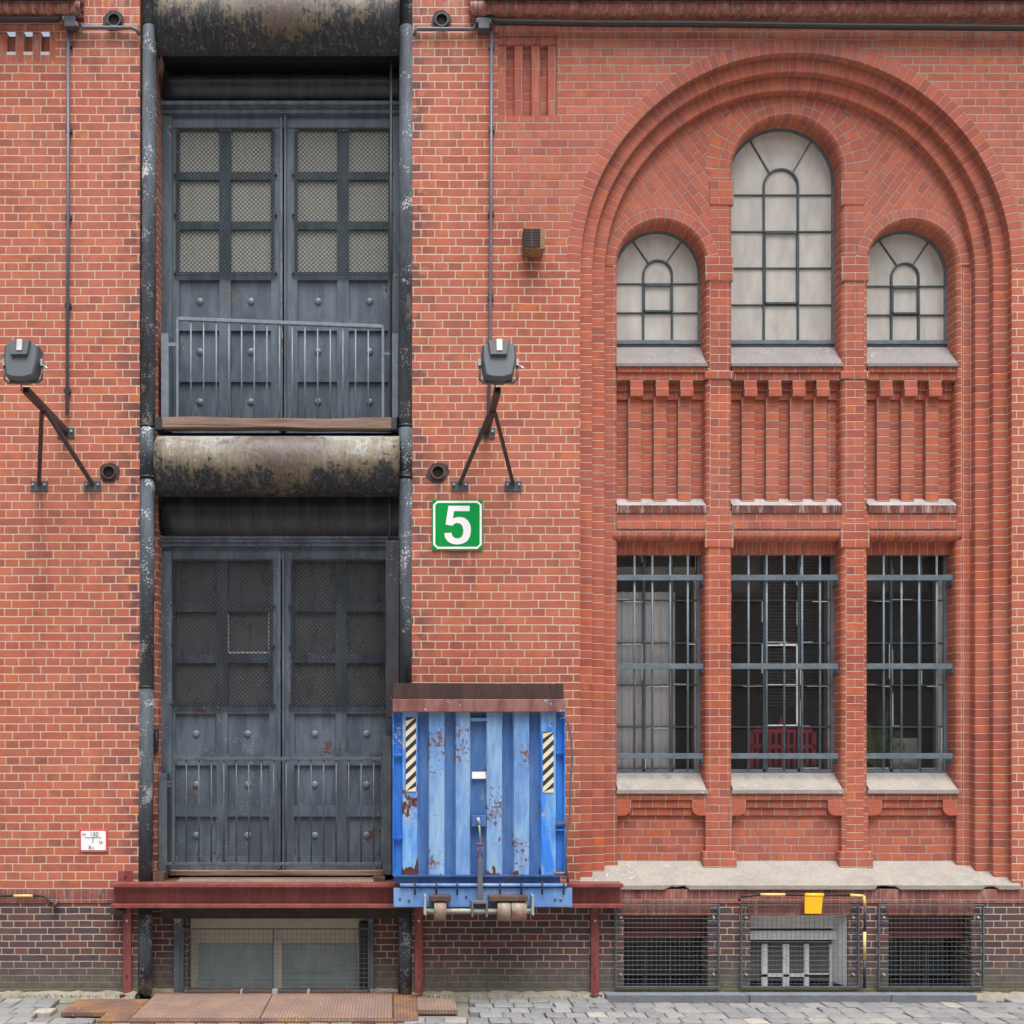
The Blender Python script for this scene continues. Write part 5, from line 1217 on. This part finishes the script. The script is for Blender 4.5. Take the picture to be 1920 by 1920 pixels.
m = MB(); m.prism([(PX(895, yy-.03), PZ(1694, yy)), (PX(896, yy-.03), PZ(1610, yy)), (PX(904, yy-.03), PZ(1608, yy)), (PX(906, yy-.03), PZ(1694, yy))], yy-0.035, yy-0.005); m.build('lever', MLEVER, dk, bevel=0.003)
m = MB(); m.pxbox(737, 1061, 1641, 1644, YB-0.03, YB+0.05); m.pxbox(738, 1050, 1644, 1655, YB+0.01, YB+0.04); m.build('lower_channel', MBLUED, dk)
m = MB(); zz_ = PZ(1659.5, YB); m.tube([(PX(750, YB), YB-0.01, zz_), (PX(1062, YB), YB-0.01, zz_)], 0.018, 12); m.build('hinge_pipe', MBLUEP, dk)
for hx in (778, 818, 857, 937, 977, 1016, 1056):
    m = MB(); m.tube([(PX(hx, YB), YB-0.03, PZ(1653, YB)), (PX(hx, YB), YB-0.035, PZ(1665, YB)), (PX(hx, YB), YB-0.02, PZ(1677, YB))], 0.008, 8); m.build('hinge_pin', MDARK, dk)
m = MB(); m.pxbox(738, 1073, 1665, 1698, YB-0.0, YB+0.02); m.pxbox(738, 1073, 1698, 1700.5, YB-0.0, YB+0.10); m.build('base_plate', MBLUEP, dk, bevel=0.003)
for (px_, py_) in ((767, 1689), (750, 1686), (874, 1682), (1041, 1687), (1051, 1688)):
    m = MB(); m.tube([(PX(px_, YB), YB-0.006, PZ(py_, YB)), (PX(px_, YB), YB+.001, PZ(py_, YB))], 0.012, 10); m.build('bolt', MRUSTP, dk)
ya_ = YB-0.09; za_ = PZ(1708, ya_)
m = MB(); m.tube([(PX(797, ya_), ya_, za_), (PX(1000, ya_), ya_, za_)], 0.021, 16); m.build('axle', MAXLE, dk)
for (a, b) in ((814, 836), (932, 956), (957.5, 986)):
    m = MB(); m.tube([(PX(a, ya_), ya_, za_), (PX(a, ya_)+.008, ya_, za_)], 0.080, 24, r1=0.087); m.tube([(PX(a, ya_)+.008, ya_, za_), (PX(b, ya_)-.008, ya_, za_)], 0.087, 24); m.tube([(PX(b, ya_)-.008, ya_, za_), (PX(b, ya_), ya_, za_)], 0.087, 24, r1=0.080); m.build('roller', MROLL, dk)
for (a, b) in ((806, 846), (917, 990)):
    m = MB(); m.pxbox(a, b, 1680, 1690, ya_-0.05, YB); m.build('roller_guard', MRUSTP, dk, bevel=0.004)
for a in (797, 998):
    m = MB(); m.prism([(PX(a-3, ya_), PZ(1712, ya_)), (PX(a-1.5, ya_), PZ(1678, ya_)), (PX(a+1.5, ya_), PZ(1678, ya_)), (PX(a+2, ya_), PZ(1716, ya_))], ya_-0.05, YB); m.build('axle_bracket', MAXLE, dk)
m = MB()
for a in (884, 911): m.pxbox(a, a+4, 1694, 1720, ya_-0.05, YB)
m.pxbox(884, 915, 1690, 1695, ya_-0.05, YB); m.build('yoke', MLEVER, dk, bevel=0.003)
m = MB(); yy = YB-0.03; pr = [(1050, 1347), (1060, 1346), (1065, 1356), (1071, 1383), (1073, 1420), (1069, 1480), (1068, 1540), (1063, 1560), (1061, 1600), (1063, 1640)]
m.tube([(PX(a, yy), yy, PZ(b, yy)) for a, b in pr], 0.009, 8); m.pxbox(1043, 1071, 1540, 1545, yy, YB+.01); m.build('handle_rod', MLEVER, dk)
m = MB(); m.tube([(PX(1040, YB), YB-.02, PZ(1637, YB)), (PX(1062, YB), YB-.02, PZ(1637, YB))], 0.013, 10); m.tube([(PX(1062, YB), YB-.02, PZ(1625, YB)), (PX(1064, YB), YB-.02, PZ(1655, YB))], 0.012, 10); m.build('pivot', MVENT, dk)

# ------------------------------------------------------------------ floodlights
def lamp(pxc, label):
    """arm is level, standing out from the wall; three wall plates"""
    x0 = PX(pxc); zA = PZ(812); zB = PZ(912); fl = thing('floodlight', label, 'floodlight', (x0, 0, zA), 'floodlights on long wall brackets')
    ye = -1.04; s_ = Vector((1, 0, 0))
    m = MB(); t_ = 0.055
    m.box(x0-t_/2, x0+t_/2, ye, -0.01, zA+0.015-t_/2, zA+0.015+t_/2); m.build('arm', MBROWN, fl, bevel=0.004)
    m = MB(); m.box(x0-.018, x0+.018, ye-.001, ye+.03, zA+0.015-.018, zA+0.015+.018); m.build('arm_mouth', MHOLE, fl)
    for xo in (-50, 50):
        xp = x0+xo/200
        m = MB(); m.bar((xp, -0.012, zB+0.02), (x0+(0.02 if xo > 0 else -0.02), -0.60, zA-0.01), 0.034, 0.034); m.build('strut', MBROWN, fl, bevel=0.003)
    for (xp, zp) in ((x0-.25, zB), (x0+.25, zB), (x0+.0, zA)):
        m = MB(); m.box(xp-.08, xp+.08, -0.012, 0.0, zp-.05, zp+.05); m.build('wall_plate', MPLATE, fl, bevel=0.003)
        for q in (-.055, .055): m = MB(); m.tube([(xp+q, -0.03, zp+.012), (xp+q, -0.01, zp+.012)], 0.011, 8); m.build('bolt', MBOLT, fl)
    yh = ye-0.08; zc = zA+0.20
    prof = [(-.138, .140), (-.125, .150), (-.05, .166), (.06, .166), (.118, .155), (.142, .142), (.142, .02), (.112, -.120), (.03, -.142), (-.06, -.138), (-.115, -.122), (-.138, .02)]
    m = MB(); n = len(prof)
    th = R(-8); ct, st_ = math.cos(th), math.sin(th)
    def tr(x, y, z): return (x0+x, yh+y*ct-z*st_, zc+y*st_+z*ct)
    layers = [(-.050, 0.93), (-.045, 0.975), (-.030, 1.0), (.045, .99), (.05, 1.02), (.07, 1.02)]
    for li in range(len(layers)-1):
        (ya, ka), (yb_, kb) = layers[li], layers[li+1]
        for k in range(n):
            a, b = prof[k], prof[(k+1) % n]
            m.quad([tr(a[0]*ka, ya, a[1]*ka), tr(a[0]*kb, yb_, a[1]*kb), tr(b[0]*kb, yb_, b[1]*kb), tr(b[0]*ka, ya, b[1]*ka)])
    m.quad([tr(p[0]*.90, -.050, p[1]*.93) for p in prof][::-1]); m.quad([tr(p[0]*1.02, .07, p[1]*1.02) for p in prof])
    m.build('lamp_housing', MGREY, fl)
    m = MB()
    gp = [(-.095, .165), (.085, .165), (.065, .045), (-.075, .045)]
    for (p, q_) in zip(gp, gp[1:]+gp[:1]): m.quad([tr(p[0], -.045, p[1]), tr(q_[0], -.045, q_[1]), tr(q_[0]*.94, -.078, q_[1]), tr(p[0]*.94, -.078, p[1])])
    m.quad([tr(p[0]*.94, -.078, p[1]) for p in gp]); m.build('gear_box', plain('gear_box_grey_%d' % pxc, (0.075, 0.095, 0.11), 0.5), fl)
    m = MB(); P = [(-.022, .172), (.022, .172), (.022, .075), (-.022, .075)]
    m.quad([tr(p[0], -.085, p[1]) for p in P]); 
    for (p, q_) in zip(P, P[1:]+P[:1]): m.quad([tr(*(p[0], -.085, p[1])), tr(p[0], -.075, p[1]), tr(q_[0], -.075, q_[1]), tr(q_[0], -.085, q_[1])])
    m.build('clip', MBOLT, fl)
    m = MB(); zt_ = zc+0.02; zb_ = zA+0.052
    m.tube([(x0-.155, yh+.02, zt_), (x0-.155, yh+.02, zb_+.03), (x0-.125, yh+.02, zb_), (x0+.125, yh+.02, zb_+.004), (x0+.155, yh+.02, zb_+.034), (x0+.158, yh+.02, zt_)], 0.010, 8); m.build('yoke', MPLATE, fl)
    m = MB(); m.box(x0-.168, x0-.146, yh, yh+.04, zc-.01, zc+.045); m.cut(); m.box(x0+.146, x0+.168, yh, yh+.04, zc-.01, zc+.045); m.tube([(x0+.165, yh+.02, zc+.0), (x0+.215, yh-.01, zc-.045)], .007, 8); m.build('pivot', MBOLT, fl)
    m = MB(); m.tube([(x0-.02, yh+.03, zc-.13), (x0-.03, yh+.06, zb_-.05), (x0-.005, yh+.09, zb_-.03), (x0, ye+.03, zA+.015)], .006, 6); m.build('cable', MBLACK, fl)
    return fl
lamp(912, 'grey floodlight on a brown bracket above the green number sign')
lamp(124, 'grey floodlight on a brown bracket at the left edge of the picture')

# ------------------------------------------------------------------ signs
sg = thing('house_number_sign', 'square green enamel sign with a large white number 5', 'sign', (PX(857.5), -0.02, PZ(985)))
YS = -0.018
m = MB(); m.prism([(PX(810), PZ(1032)), (PX(810), PZ(938)), (PX(905), PZ(938)), (PX(905), PZ(1032))], YS, -0.004); m.build('plate', MGREEN, sg, bevel=0.002)
m = MB(); o_ = [(812, 947), (820, 940), (895, 940), (903, 947), (903, 1022), (895, 1030), (820, 1030), (812, 1022)]; i_ = [(816, 948), (821, 944), (894, 944), (899, 948), (899, 1021), (894, 1026), (821, 1026), (816, 1021)]
m.poly([(PX(a), PZ(b)) for a, b in o_], [[(PX(a), PZ(b)) for a, b in i_]], YS-.002); m.build('border', MWSIGN, sg)
five = [(295, 1458), (460, 1458), (460, 1500), (338, 1500), (330, 1558), (352, 1549), (385, 1545), (420, 1552), (448, 1575), (466, 1608), (471, 1650), (464, 1695), (444, 1730), (410, 1752), (368, 1761), (325, 1756), (290, 1738), (268, 1705), (262, 1672), (318, 1668), (324, 1692), (340, 1708), (368, 1713), (394, 1704), (408, 1680), (412, 1652), (405, 1618), (388, 1598), (364, 1592), (342, 1598), (326, 1614), (272, 1606)]
m = MB(); m.poly([(PX(770+a/4.173), PZ(600+b/4.173)) for a, b in five], [], YS-.0025); m.build('numeral', MWSIGN, sg)
m = MB()
for a, b in ((814, 942), (901, 942), (814, 1028), (901, 1028)): m.cut(); m.tube([(PX(a), YS-.004, PZ(b)), (PX(a), YS, PZ(b))], .006, 8)
m.build('screw', MPLATE, sg)
hy = thing('hydrant_sign', 'small white plate with red border and black figures low on the left wall', 'sign', (PX(175), -0.012, PZ(1576)))
YS = -0.014
m = MB(); m.pxbox(148.5, 201.5, 1554.5, 1598, YS, -0.003); m.build('plate', MREDS, hy, bevel=0.003)
m = MB(); m.pxbox(152, 198, 1558, 1594, YS-.002, YS-.0005); m.build('white_field', MWSIGN, hy)
m = MB(); yy = YS-.004
text_mb('H', PX(155), PZ(1567.5), 0.048, yy, m); text_mb('150', PX(169), PZ(1567.8), 0.056, yy, m, 1.0)
m.pxbox(159, 190, 1570, 1571.2, yy, yy+.001); m.pxbox(173.6, 175, 1571, 1580, yy, yy+.001)
text_mb('1', PX(184.5), PZ(1581.5), 0.052, yy, m); text_mb('.8', PX(188.5), PZ(1581.5), 0.032, yy, m); text_mb('8', PX(167), PZ(1592), 0.052, yy, m); text_mb('.5', PX(172.5), PZ(1592), 0.032, yy, m)
m.build('lettering', MINKG, hy)
m = MB()
for a, b in ((151.5, 1557.5), (198.5, 1557.5), (151.5, 1595), (198.5, 1595)): m.cut(); m.tube([(PX(a), YS-.003, PZ(b)), (PX(a), YS, PZ(b))], .005, 8)
m.build('screw', MPLATE, hy)

# ------------------------------------------------------------------ pipes, conduits, boxes, vent
for (a, b, lb) in ((215, 40, 'open black pipe end high on the wall left of the bay'), (828, 40, 'open black pipe end high on the wall right of the bay'), (205, 886, 'rusty open pipe end right of the left floodlight bracket'), (821, 886, 'rusty open pipe end above the green number sign')):
    p = thing('pipe_stub', lb, 'pipe', (PX(a), 0, PZ(b)), 'open pipe ends in the wall')
    m = MB(); n = 20; r0, r1 = 0.052, 0.066
    for k in range(n):
        t0, t1 = 2*math.pi*k/n, 2*math.pi*(k+1)/n; cx_, cz_ = PX(a), PZ(b); f = lambda r_, t, y_: (cx_+r_*math.cos(t), y_, cz_+r_*math.sin(t))
        m.quad([f(r0, t0, -.028), f(r1, t0, -.028), f(r1, t1, -.028), f(r0, t1, -.028)]); m.quad([f(r1, t0, -.028), f(r1, t0, 0), f(r1, t1, 0), f(r1, t1, -.028)], None, True); m.quad([f(r0, t0, -.028), f(r0, t1, -.028), f(r0, t1, -.006), f(r0, t0, -.006)], None, True)
    m.build('pipe', MRUSTP if b > 500 else MBLACK, p)
    m = MB(); m.quad([(cx_+.056*math.cos(2*math.pi*k/n), -.008, cz_+.056*math.sin(2*math.pi*k/n)) for k in range(n)]); m.build('bore', MHOLE, p)
    rs = random.Random(a); m = MB(); m.prism([(cx_+(.105+rs.uniform(-.018, .018))*math.cos(-2*math.pi*k/9), cz_+(.10+rs.uniform(-.018, .018))*math.sin(-2*math.pi*k/9)) for k in range(9)], -.005, -.001); m.build('collar', MSOOT, p)
def poly_tube(name, pts, r, mat, label, cat, n=10, clips=()):
    if clips:
        t = thing(name, label, cat, pts[0]); m = MB(); m.tube(pts, r, n); m.build('tube', mat, t)
        for (x, z) in clips: m = MB(); m.box(x-r*1.6, x+r*1.9, -r*2.4, 0, z-.02, z+.02); m.build('clip', MBLACK, t)
        return t
    m = MB(); m.tube(pts, r, n); return tag(m.build(name, mat), label, cat)
poly_tube('conduit', [(PX(130), -.035, PZ(50)), (PX(129.5), -.03, PZ(400)), (PX(127.5), -.03, PZ(780))], .0155, MCOND, 'grey vertical conduit down the left wall behind the left floodlight', 'conduit', clips=[(PX(130), PZ(88)), (PX(130), PZ(248)), (PX(129), PZ(410)), (PX(128.5), PZ(575)), (PX(127.5), PZ(735))])
poly_tube('conduit', [(PX(921), -.035, PZ(58)), (PX(920), -.03, PZ(400)), (PX(918), -.03, PZ(660)), (PX(915), -.03, PZ(795))], .0155, MCOND, 'grey vertical conduit down the wall to the floodlight above the number sign', 'conduit', clips=[(PX(921), PZ(90)), (PX(921), PZ(245)), (PX(920), PZ(403)), (PX(919), PZ(560))])
poly_tube('conduit', [(PX(154), -.04, PZ(50)), (PX(158), -.04, PZ(58)), (PX(250), -.04, PZ(58)), (PX(258), -.04, PZ(62)), (PX(263), -.03, PZ(70))], .017, MCOND, 'short level conduit below the black pipe end left of the bay', 'conduit')
poly_tube('conduit', [(PX(777), -.03, PZ(71)), (PX(779), -.04, PZ(62)), (PX(786), -.04, PZ(60)), (PX(886), -.04, PZ(61)), (PX(893), -.04, PZ(52))], .017, MCOND, 'short level conduit below the black pipe end right of the bay', 'conduit')
poly_tube('cable', [(XMIN, -.09, PZ(34)), (PX(0), -.09, PZ(36.5, -.09)), (PX(105, -.09), -.09, PZ(36.5, -.09)), (PX(122), -.06, PZ(38))], .025, MBLACK, 'thick black cable running under the cornice at the top left', 'cable')
poly_tube('cable', [(PX(915), -.06, PZ(40)), (PX(930), -.09, PZ(41, -.09)), (PX(1100, -.09), -.09, PZ(44, -.09)), (PX(1300, -.09), -.09, PZ(45, -.09)), (PX(1600, -.09), -.09, PZ(49.5, -.09)), (PX(1920, -.09), -.09, PZ(52.5, -.09)), (XMAX, -.09, PZ(54))], .025, MBLACK, 'thick black cable running under the cornice over the big arch', 'cable')
for (a, b, lb) in ((131, 40, 'dark grey junction box at the top of the left conduit'), (908, 44, 'dark grey junction box at the top of the right conduit')):
    j = thing('junction_box', lb, 'junction box', (PX(a), 0, PZ(b)), 'junction boxes under the cornice')
    m = MB(); m.pxbox(a-11, a+10, b-12, b+9, -.10, -.01); m.build('box', MPLATE, j, bevel=0.006)
    for (dx, dz) in ((-14, -6), (14, 5) if a < 500 else (13, -5)): m = MB(); m.tube([(PX(a+dx, -.08), -.08, PZ(b+dz, -.08)), (PX(a+dx*.6, -.06), -.06, PZ(b+dz, -.06))], .017, 10); m.build('gland', MBOLT, j)
v = thing('vent_box', 'small rusty louvred vent box on the wall left of the big arch', 'vent', (PX(998), 0, PZ(480)))
m = MB(); yv = -.12
m.box(PX(979), PX(1017), -.14, -.0, PZ(466, -.14), PZ(426, -.14)); m.quad([(PX(980, yv), -.14, PZ(466, -.14)), (PX(1017, yv), -.14, PZ(466, -.14)), (PX(1013), -.02, PZ(484)), (PX(981), -.02, PZ(484))]); m.quad([(PX(980), 0, PZ(466)), (PX(980, yv), -.14, PZ(466, -.14)), (PX(981), -.02, PZ(484))]); m.quad([(PX(1017), 0, PZ(466)), (PX(1017, yv), -.14, PZ(466, -.14)), (PX(1013), -.02, PZ(484))]); m.build('casing', MVENT, v)
m = MB(); m.pxbox(981, 1013, 429, 463, -.143, -.14); m.build('grille_face', MHOLE, v)
m = MB()
for k in range(11):
    for (xa, xb) in ((982, 996), (998, 1012)): m.pxbox(xa, xb, 430.5+k*3, 432+k*3, -.150, -.142)
m.pxbox(996, 998, 429, 463, -.15, -.142); m.build('louvre', MVENTD, v)

# yellow and black gas pipe round the middle cellar grille, yellow tag, left cable
gp = thing('striped_pipe', 'thin pipe with black and yellow bands round the middle cellar grille', 'pipe', (PX(1621), -.05, 0))
yy = -.07
def band(a, b, mat, nm): m = MB(); m.tube([(PX(p[0], yy), yy, PZ(p[1], yy)) for p in (a, b)], .014 if nm == 'band' else .0125, 10); m.build(nm, mat, gp)
band((1386, 1690), (1388, 1681), MBLACK, 'pipe_section'); band((1388, 1681), (1425, 1677.5), MBLACK, 'pipe_section'); band((1425, 1677.5), (1472, 1677.5), MYBAND, 'band'); band((1472, 1677.5), (1593, 1678.5), MBLACK, 'pipe_section'); band((1593, 1678.5), (1619, 1680), MYBAND, 'band'); band((1619, 1680), (1622, 1700), MYBAND, 'band'); band((1622, 1700), (1621, 1747), MBLACK, 'pipe_section'); band((1621, 1747), (1621, 1800), MYBAND, 'band'); band((1621, 1800), (1621, 1853), MBLACK, 'pipe_section')
yt = thing('yellow_tag', 'bright yellow plastic cover hooked over the striped pipe', 'cover', (PX(1525, -.1), -.1, PZ(1713, -.1)))
m = MB(); m.prism([(PX(1509, -.1), PZ(1713, -.1)), (PX(1509.5, -.1), PZ(1679, -.1)), (PX(1543, -.1), PZ(1679, -.1)), (PX(1540.5, -.1), PZ(1713, -.1))], -.098, -.088); m.build('flap', MYEL, yt, bevel=.002)
m = MB(); m.tube([(PX(1508.5, -.08), -.082, PZ(1678.5, -.08)), (PX(1543.5, -.08), -.082, PZ(1678.5, -.08))], .02, 12); m.build('hook_roll', MYEL, yt)
lc = thing('striped_cable', 'black cable with a yellow band along the soldier course at the lower left', 'cable', (PX(0), -.03, PZ(1680)))
def lb_(pts, mat, nm, r=.011): m = MB(); m.tube([(PX(a), -.03, PZ(b)) for a, b in pts], r, 8); m.build(nm, mat, lc)
lb_([(-200, 1678), (28, 1679)], MBLACK, 'cable_run'); lb_([(28, 1679), (64, 1679)], MYBAND, 'band', .0125); lb_([(64, 1679), (86, 1679), (92, 1686), (100, 1692), (112, 1690)], MBLACK, 'cable_run')
m = MB(); m.tube([(PX(104), -.05, PZ(1699)), (PX(112), -.05, PZ(1687))], .024, 8, r1=.014); m.build('cable_end', MRUSTP, lc)

# ------------------------------------------------------------------ ground
m = MB(); m.quad([(-60, -60, -0.045), (60, -60, -0.045), (60, 0.0, -0.045), (-60, 0.0, -0.045)])
mg = M('sandy_joint_ground'); P = mg.pos(); c = mg.mix(mg.noise(P, 6, 4), (0.13, 0.12, 0.105), (0.20, 0.185, 0.16)); mg.bump(mg.noise(P, 40, 3), .006); 
tag(m.build('ground', mg.fin(c, .95)), kind='structure')
m = MB(); rs = random.Random(2); sx, sy = 0.185, 0.185; row = 0; y = -0.10
while y > -2.25:
    xoff = (row % 2)*sx*0.5+rs.uniform(-.01, .01); x = -5.4+xoff; yy = y
    while x < 7.8:
        wdt = sx*rs.uniform(.88, 1.08)
        hatch = (PX(150) < x+wdt and x < PX(850) and yy-sy > -1.05+0 and yy > -1.02) and not (x > -0.02 and yy < -0.7) and not (x+wdt < -2.4 and yy < -.75) 
        kerbz = (x+wdt > 2.0 and x < 5.65 and yy > -0.12)
        if not hatch and not kerbz:
            h = rs.uniform(-.006, .006); g_ = .004; e = .016; j = lambda: rs.uniform(-.005, .005)
            b_ = [(x+g_+j(), yy-g_+j()), (x+wdt-g_+j(), yy-g_+j()), (x+wdt-g_+j(), yy-sy+g_+j()), (x+g_+j(), yy-sy+g_+j())]
            cx_ = sum(p[0] for p in b_)/4; cy_ = sum(p[1] for p in b_)/4
            i0 = len(m.v); tl = rs.uniform(-.004, .004)
            for (k_, z_) in ((1.0, -.05), (1.0, -.008+h), (.94, -.001+h), (.6, .001+h)):
                for q in b_: m.v.append((cx_+(q[0]-cx_)*k_, cy_+(q[1]-cy_)*k_, z_+tl*(1 if q[0] > cx_ else -1)))
            for L_ in range(3):
                for k in range(4):
                    m.f.append((i0+L_*4+k, i0+(L_+1)*4+k, i0+(L_+1)*4+(k+1) % 4, i0+L_*4+(k+1) % 4)); m.uv.append([(0, 0)]*4); m.sm.append(L_ > 0)
            m.f.append((i0+15, i0+14, i0+13, i0+12)); m.uv.append([(0, 0)]*4); m.sm.append(True)
        x += wdt
    y -= sy; row += 1
mg = M('granite_setts'); P = mg.pos(); isl = mg.island()
c = mg.ramp(isl, [(0, (0.175, 0.18, 0.19)), (.35, (0.205, 0.21, 0.215)), (.7, (0.235, 0.235, 0.235)), (.93, (0.27, 0.265, 0.255)), (1, (0.40, 0.37, 0.31))])
c = mg.mix(1.0, c, mg.ramp(mg.noise(P, 50, 4, .6), [(.3, .75), (.7, 1.18)]), 'MULTIPLY'); c = mg.mix(mg.math('MULTIPLY', mg.step(mg.noise(P, 7, 4), .5, .7), .3), c, (0.12, 0.115, 0.11)); mg.bump(mg.noise(P, 70, 4), .004)
tag(m.build('pavement', mg.fin(c, .75)), kind='structure')
m = MB(); m.box(-40, 40, -60, -2.27, -.04, .004); 
mg = M('pale_path'); P = mg.pos(); c = mg.mix(mg.noise(P, 9, 5), (0.34, 0.31, 0.26), (0.44, 0.40, 0.34)); mg.bump(mg.noise(P, 60, 3), .004); tag(m.build('path', mg.fin(c, .9)), kind='structure')
# cement fillet at the wall foot
m = MB(); rs = random.Random(9)
def fillet(xa, xb, dep, hh, y_base=0.0):
    n = int((xb-xa)/0.05); pr = [(rs.uniform(.6, 1.1)*dep, rs.uniform(.5, 1.2)*hh) for _ in range(n+1)]
    for k in range(n):
        a = xa+(xb-xa)*k/n; b = xa+(xb-xa)*(k+1)/n; (d0, h0), (d1, h1) = pr[k], pr[k+1]
        m.quad([(a, y_base-d0, -.04), (b, y_base-d1, -.04), (b, y_base-d1*.7, .012+h1*.3), (a, y_base-d0*.7, .012+h0*.3)], None, True); m.quad([(a, y_base-d0*.7, .012+h0*.3), (b, y_base-d1*.7, .012+h1*.3), (b, y_base, .012+h1), (a, y_base, .012+h0)], None, True)
fillet(PX(-400), PX(258), .16, .03); fillet(PX(772), PX(1130), .14, .03); fillet(PX(1800), PX(2500), .12, .02); fillet(PX(262), PX(345), .05, .02, .16); fillet(PX(692), PX(772), .05, .02, .16)
tag(m.build('footing', MCEMENT, merge=True), kind='structure')
# kerb slabs
m = MB(); xs = [1128, 1386, 1648, 1812]
for k in range(3):
    a, b = PX(xs[k]), PX(xs[k+1]); sk = .05
    P = [(a+.004, -.001), (b-.004, -.001), (b+sk-.004 if k < 2 else b+.02, -.14), (a+sk+.004 if k else a+.02, -.14)]
    zt = .035
    m.quad([(p[0], p[1], zt) for p in P[::-1]]); 
    for q in range(4): p0, p1 = P[q], P[(q+1) % 4]; m.quad([(p0[0], p0[1], zt), (p1[0], p1[1], zt), (p1[0], p1[1], -.05), (p0[0], p0[1], -.05)])
tag(m.build('kerb', MKERB, bevel=.006, merge=True), kind='structure')
m = MB(); fil = MB()
# cellar hatch
hx = thing('cellar_hatch', 'brown ribbed steel cellar hatch with two leaves set in the pavement', 'hatch', (-1.12, -.46, 0))
m = MB(); m.box(-2.235, -1.145, -.93, -.02, 0.004, .018); m.build('hatch_leaf', MHATCH, hx, bevel=.003)
m = MB(); m.box(-1.137, -.022, -.93, -.02, 0.004, .018); m.build('hatch_leaf', MHATCH, hx, bevel=.003)
m = MB(); m.box(-2.90, -2.25, -.70, -.20, -.03, .010); m.box(-2.50, -2.252, -.99, -.701, -.03, .008); m.box(-2.252, .20, -.99, -.935, -.03, .009); m.box(-.010, .20, -.934, -.02, -.03, .011); m.build('frame', MHATCH2, hx, bevel=.003)
m = MB(); m.box(.203, .55, -.62, -.12, -.03, .014); m.build('side_plate', MHATCH, hx, bevel=.003)
m = MB(); m.box(PX(285), PX(748), -.02, .32, -.04, .006); m.build('cellar_sill', MHATCH2, hx)

# unseen building, added behind the camera to dim low sky; shows in glass
ob = thing('brick_building', 'plain brick building added unseen behind the viewpoint to dim the low sky', 'building', (0, -24, 0))
m = MB(); holes = []
for fl_ in range(3):
    for k in range(-9, 10): holes.append(rect(k*3.6-.8, k*3.6+.8, 1.3+fl_*3.6, 3.5+fl_*3.6))
m.box(-36, 36, -32, -24.3, -.04, 15.5); m.poly(rect(-36, 36, -.04, 15.5), holes, -24.0); m.quad([(-36, -24.3, 15.5), (36, -24.3, 15.5), (36, -24, 15.5), (-36, -24, 15.5)])
m.build('wall', plain('added_far_brick', (0.22, 0.11, 0.08), 0.9), ob)
m = MB()
for h in holes: m.cut(); m.box(h[0][0]-.01, h[2][0]+.01, -24.26, -24.2, h[0][1], h[1][1])
m.build('window', plain('added_far_window', (0.05, 0.06, 0.07), 0.15), ob)

# moss and small weeds at the wall foot
m = MB(); rs = random.Random(4)
for (xa, xb, n) in ((772, 1110, 70), (1128, 1800, 160), (0, 250, 90), (1388, 1660, 260), (1340, 1390, 60), (1840, 1900, 40), (40, 200, 60), (770, 845, 60)):
    for k in range(n):
        x = PX(rs.uniform(xa, xb)); y = -rs.uniform(0.0, .03) if xa > 1000 else -rs.uniform(.06, .2); z = .036 if xa > 1000 and xa < 1800 else .015
        for q in range(2):
            dx, dy = rs.uniform(-.012, .012), rs.uniform(-.012, .006); m.quad([(x-.004, y, z), (x+.004, y, z), (x+dx, y+dy, z+rs.uniform(.006, .022))])
mm = plain('moss_green', (0.13, 0.17, 0.045), .9, var=.4, scale=30); tag(m.build('moss', mm), kind='stuff')
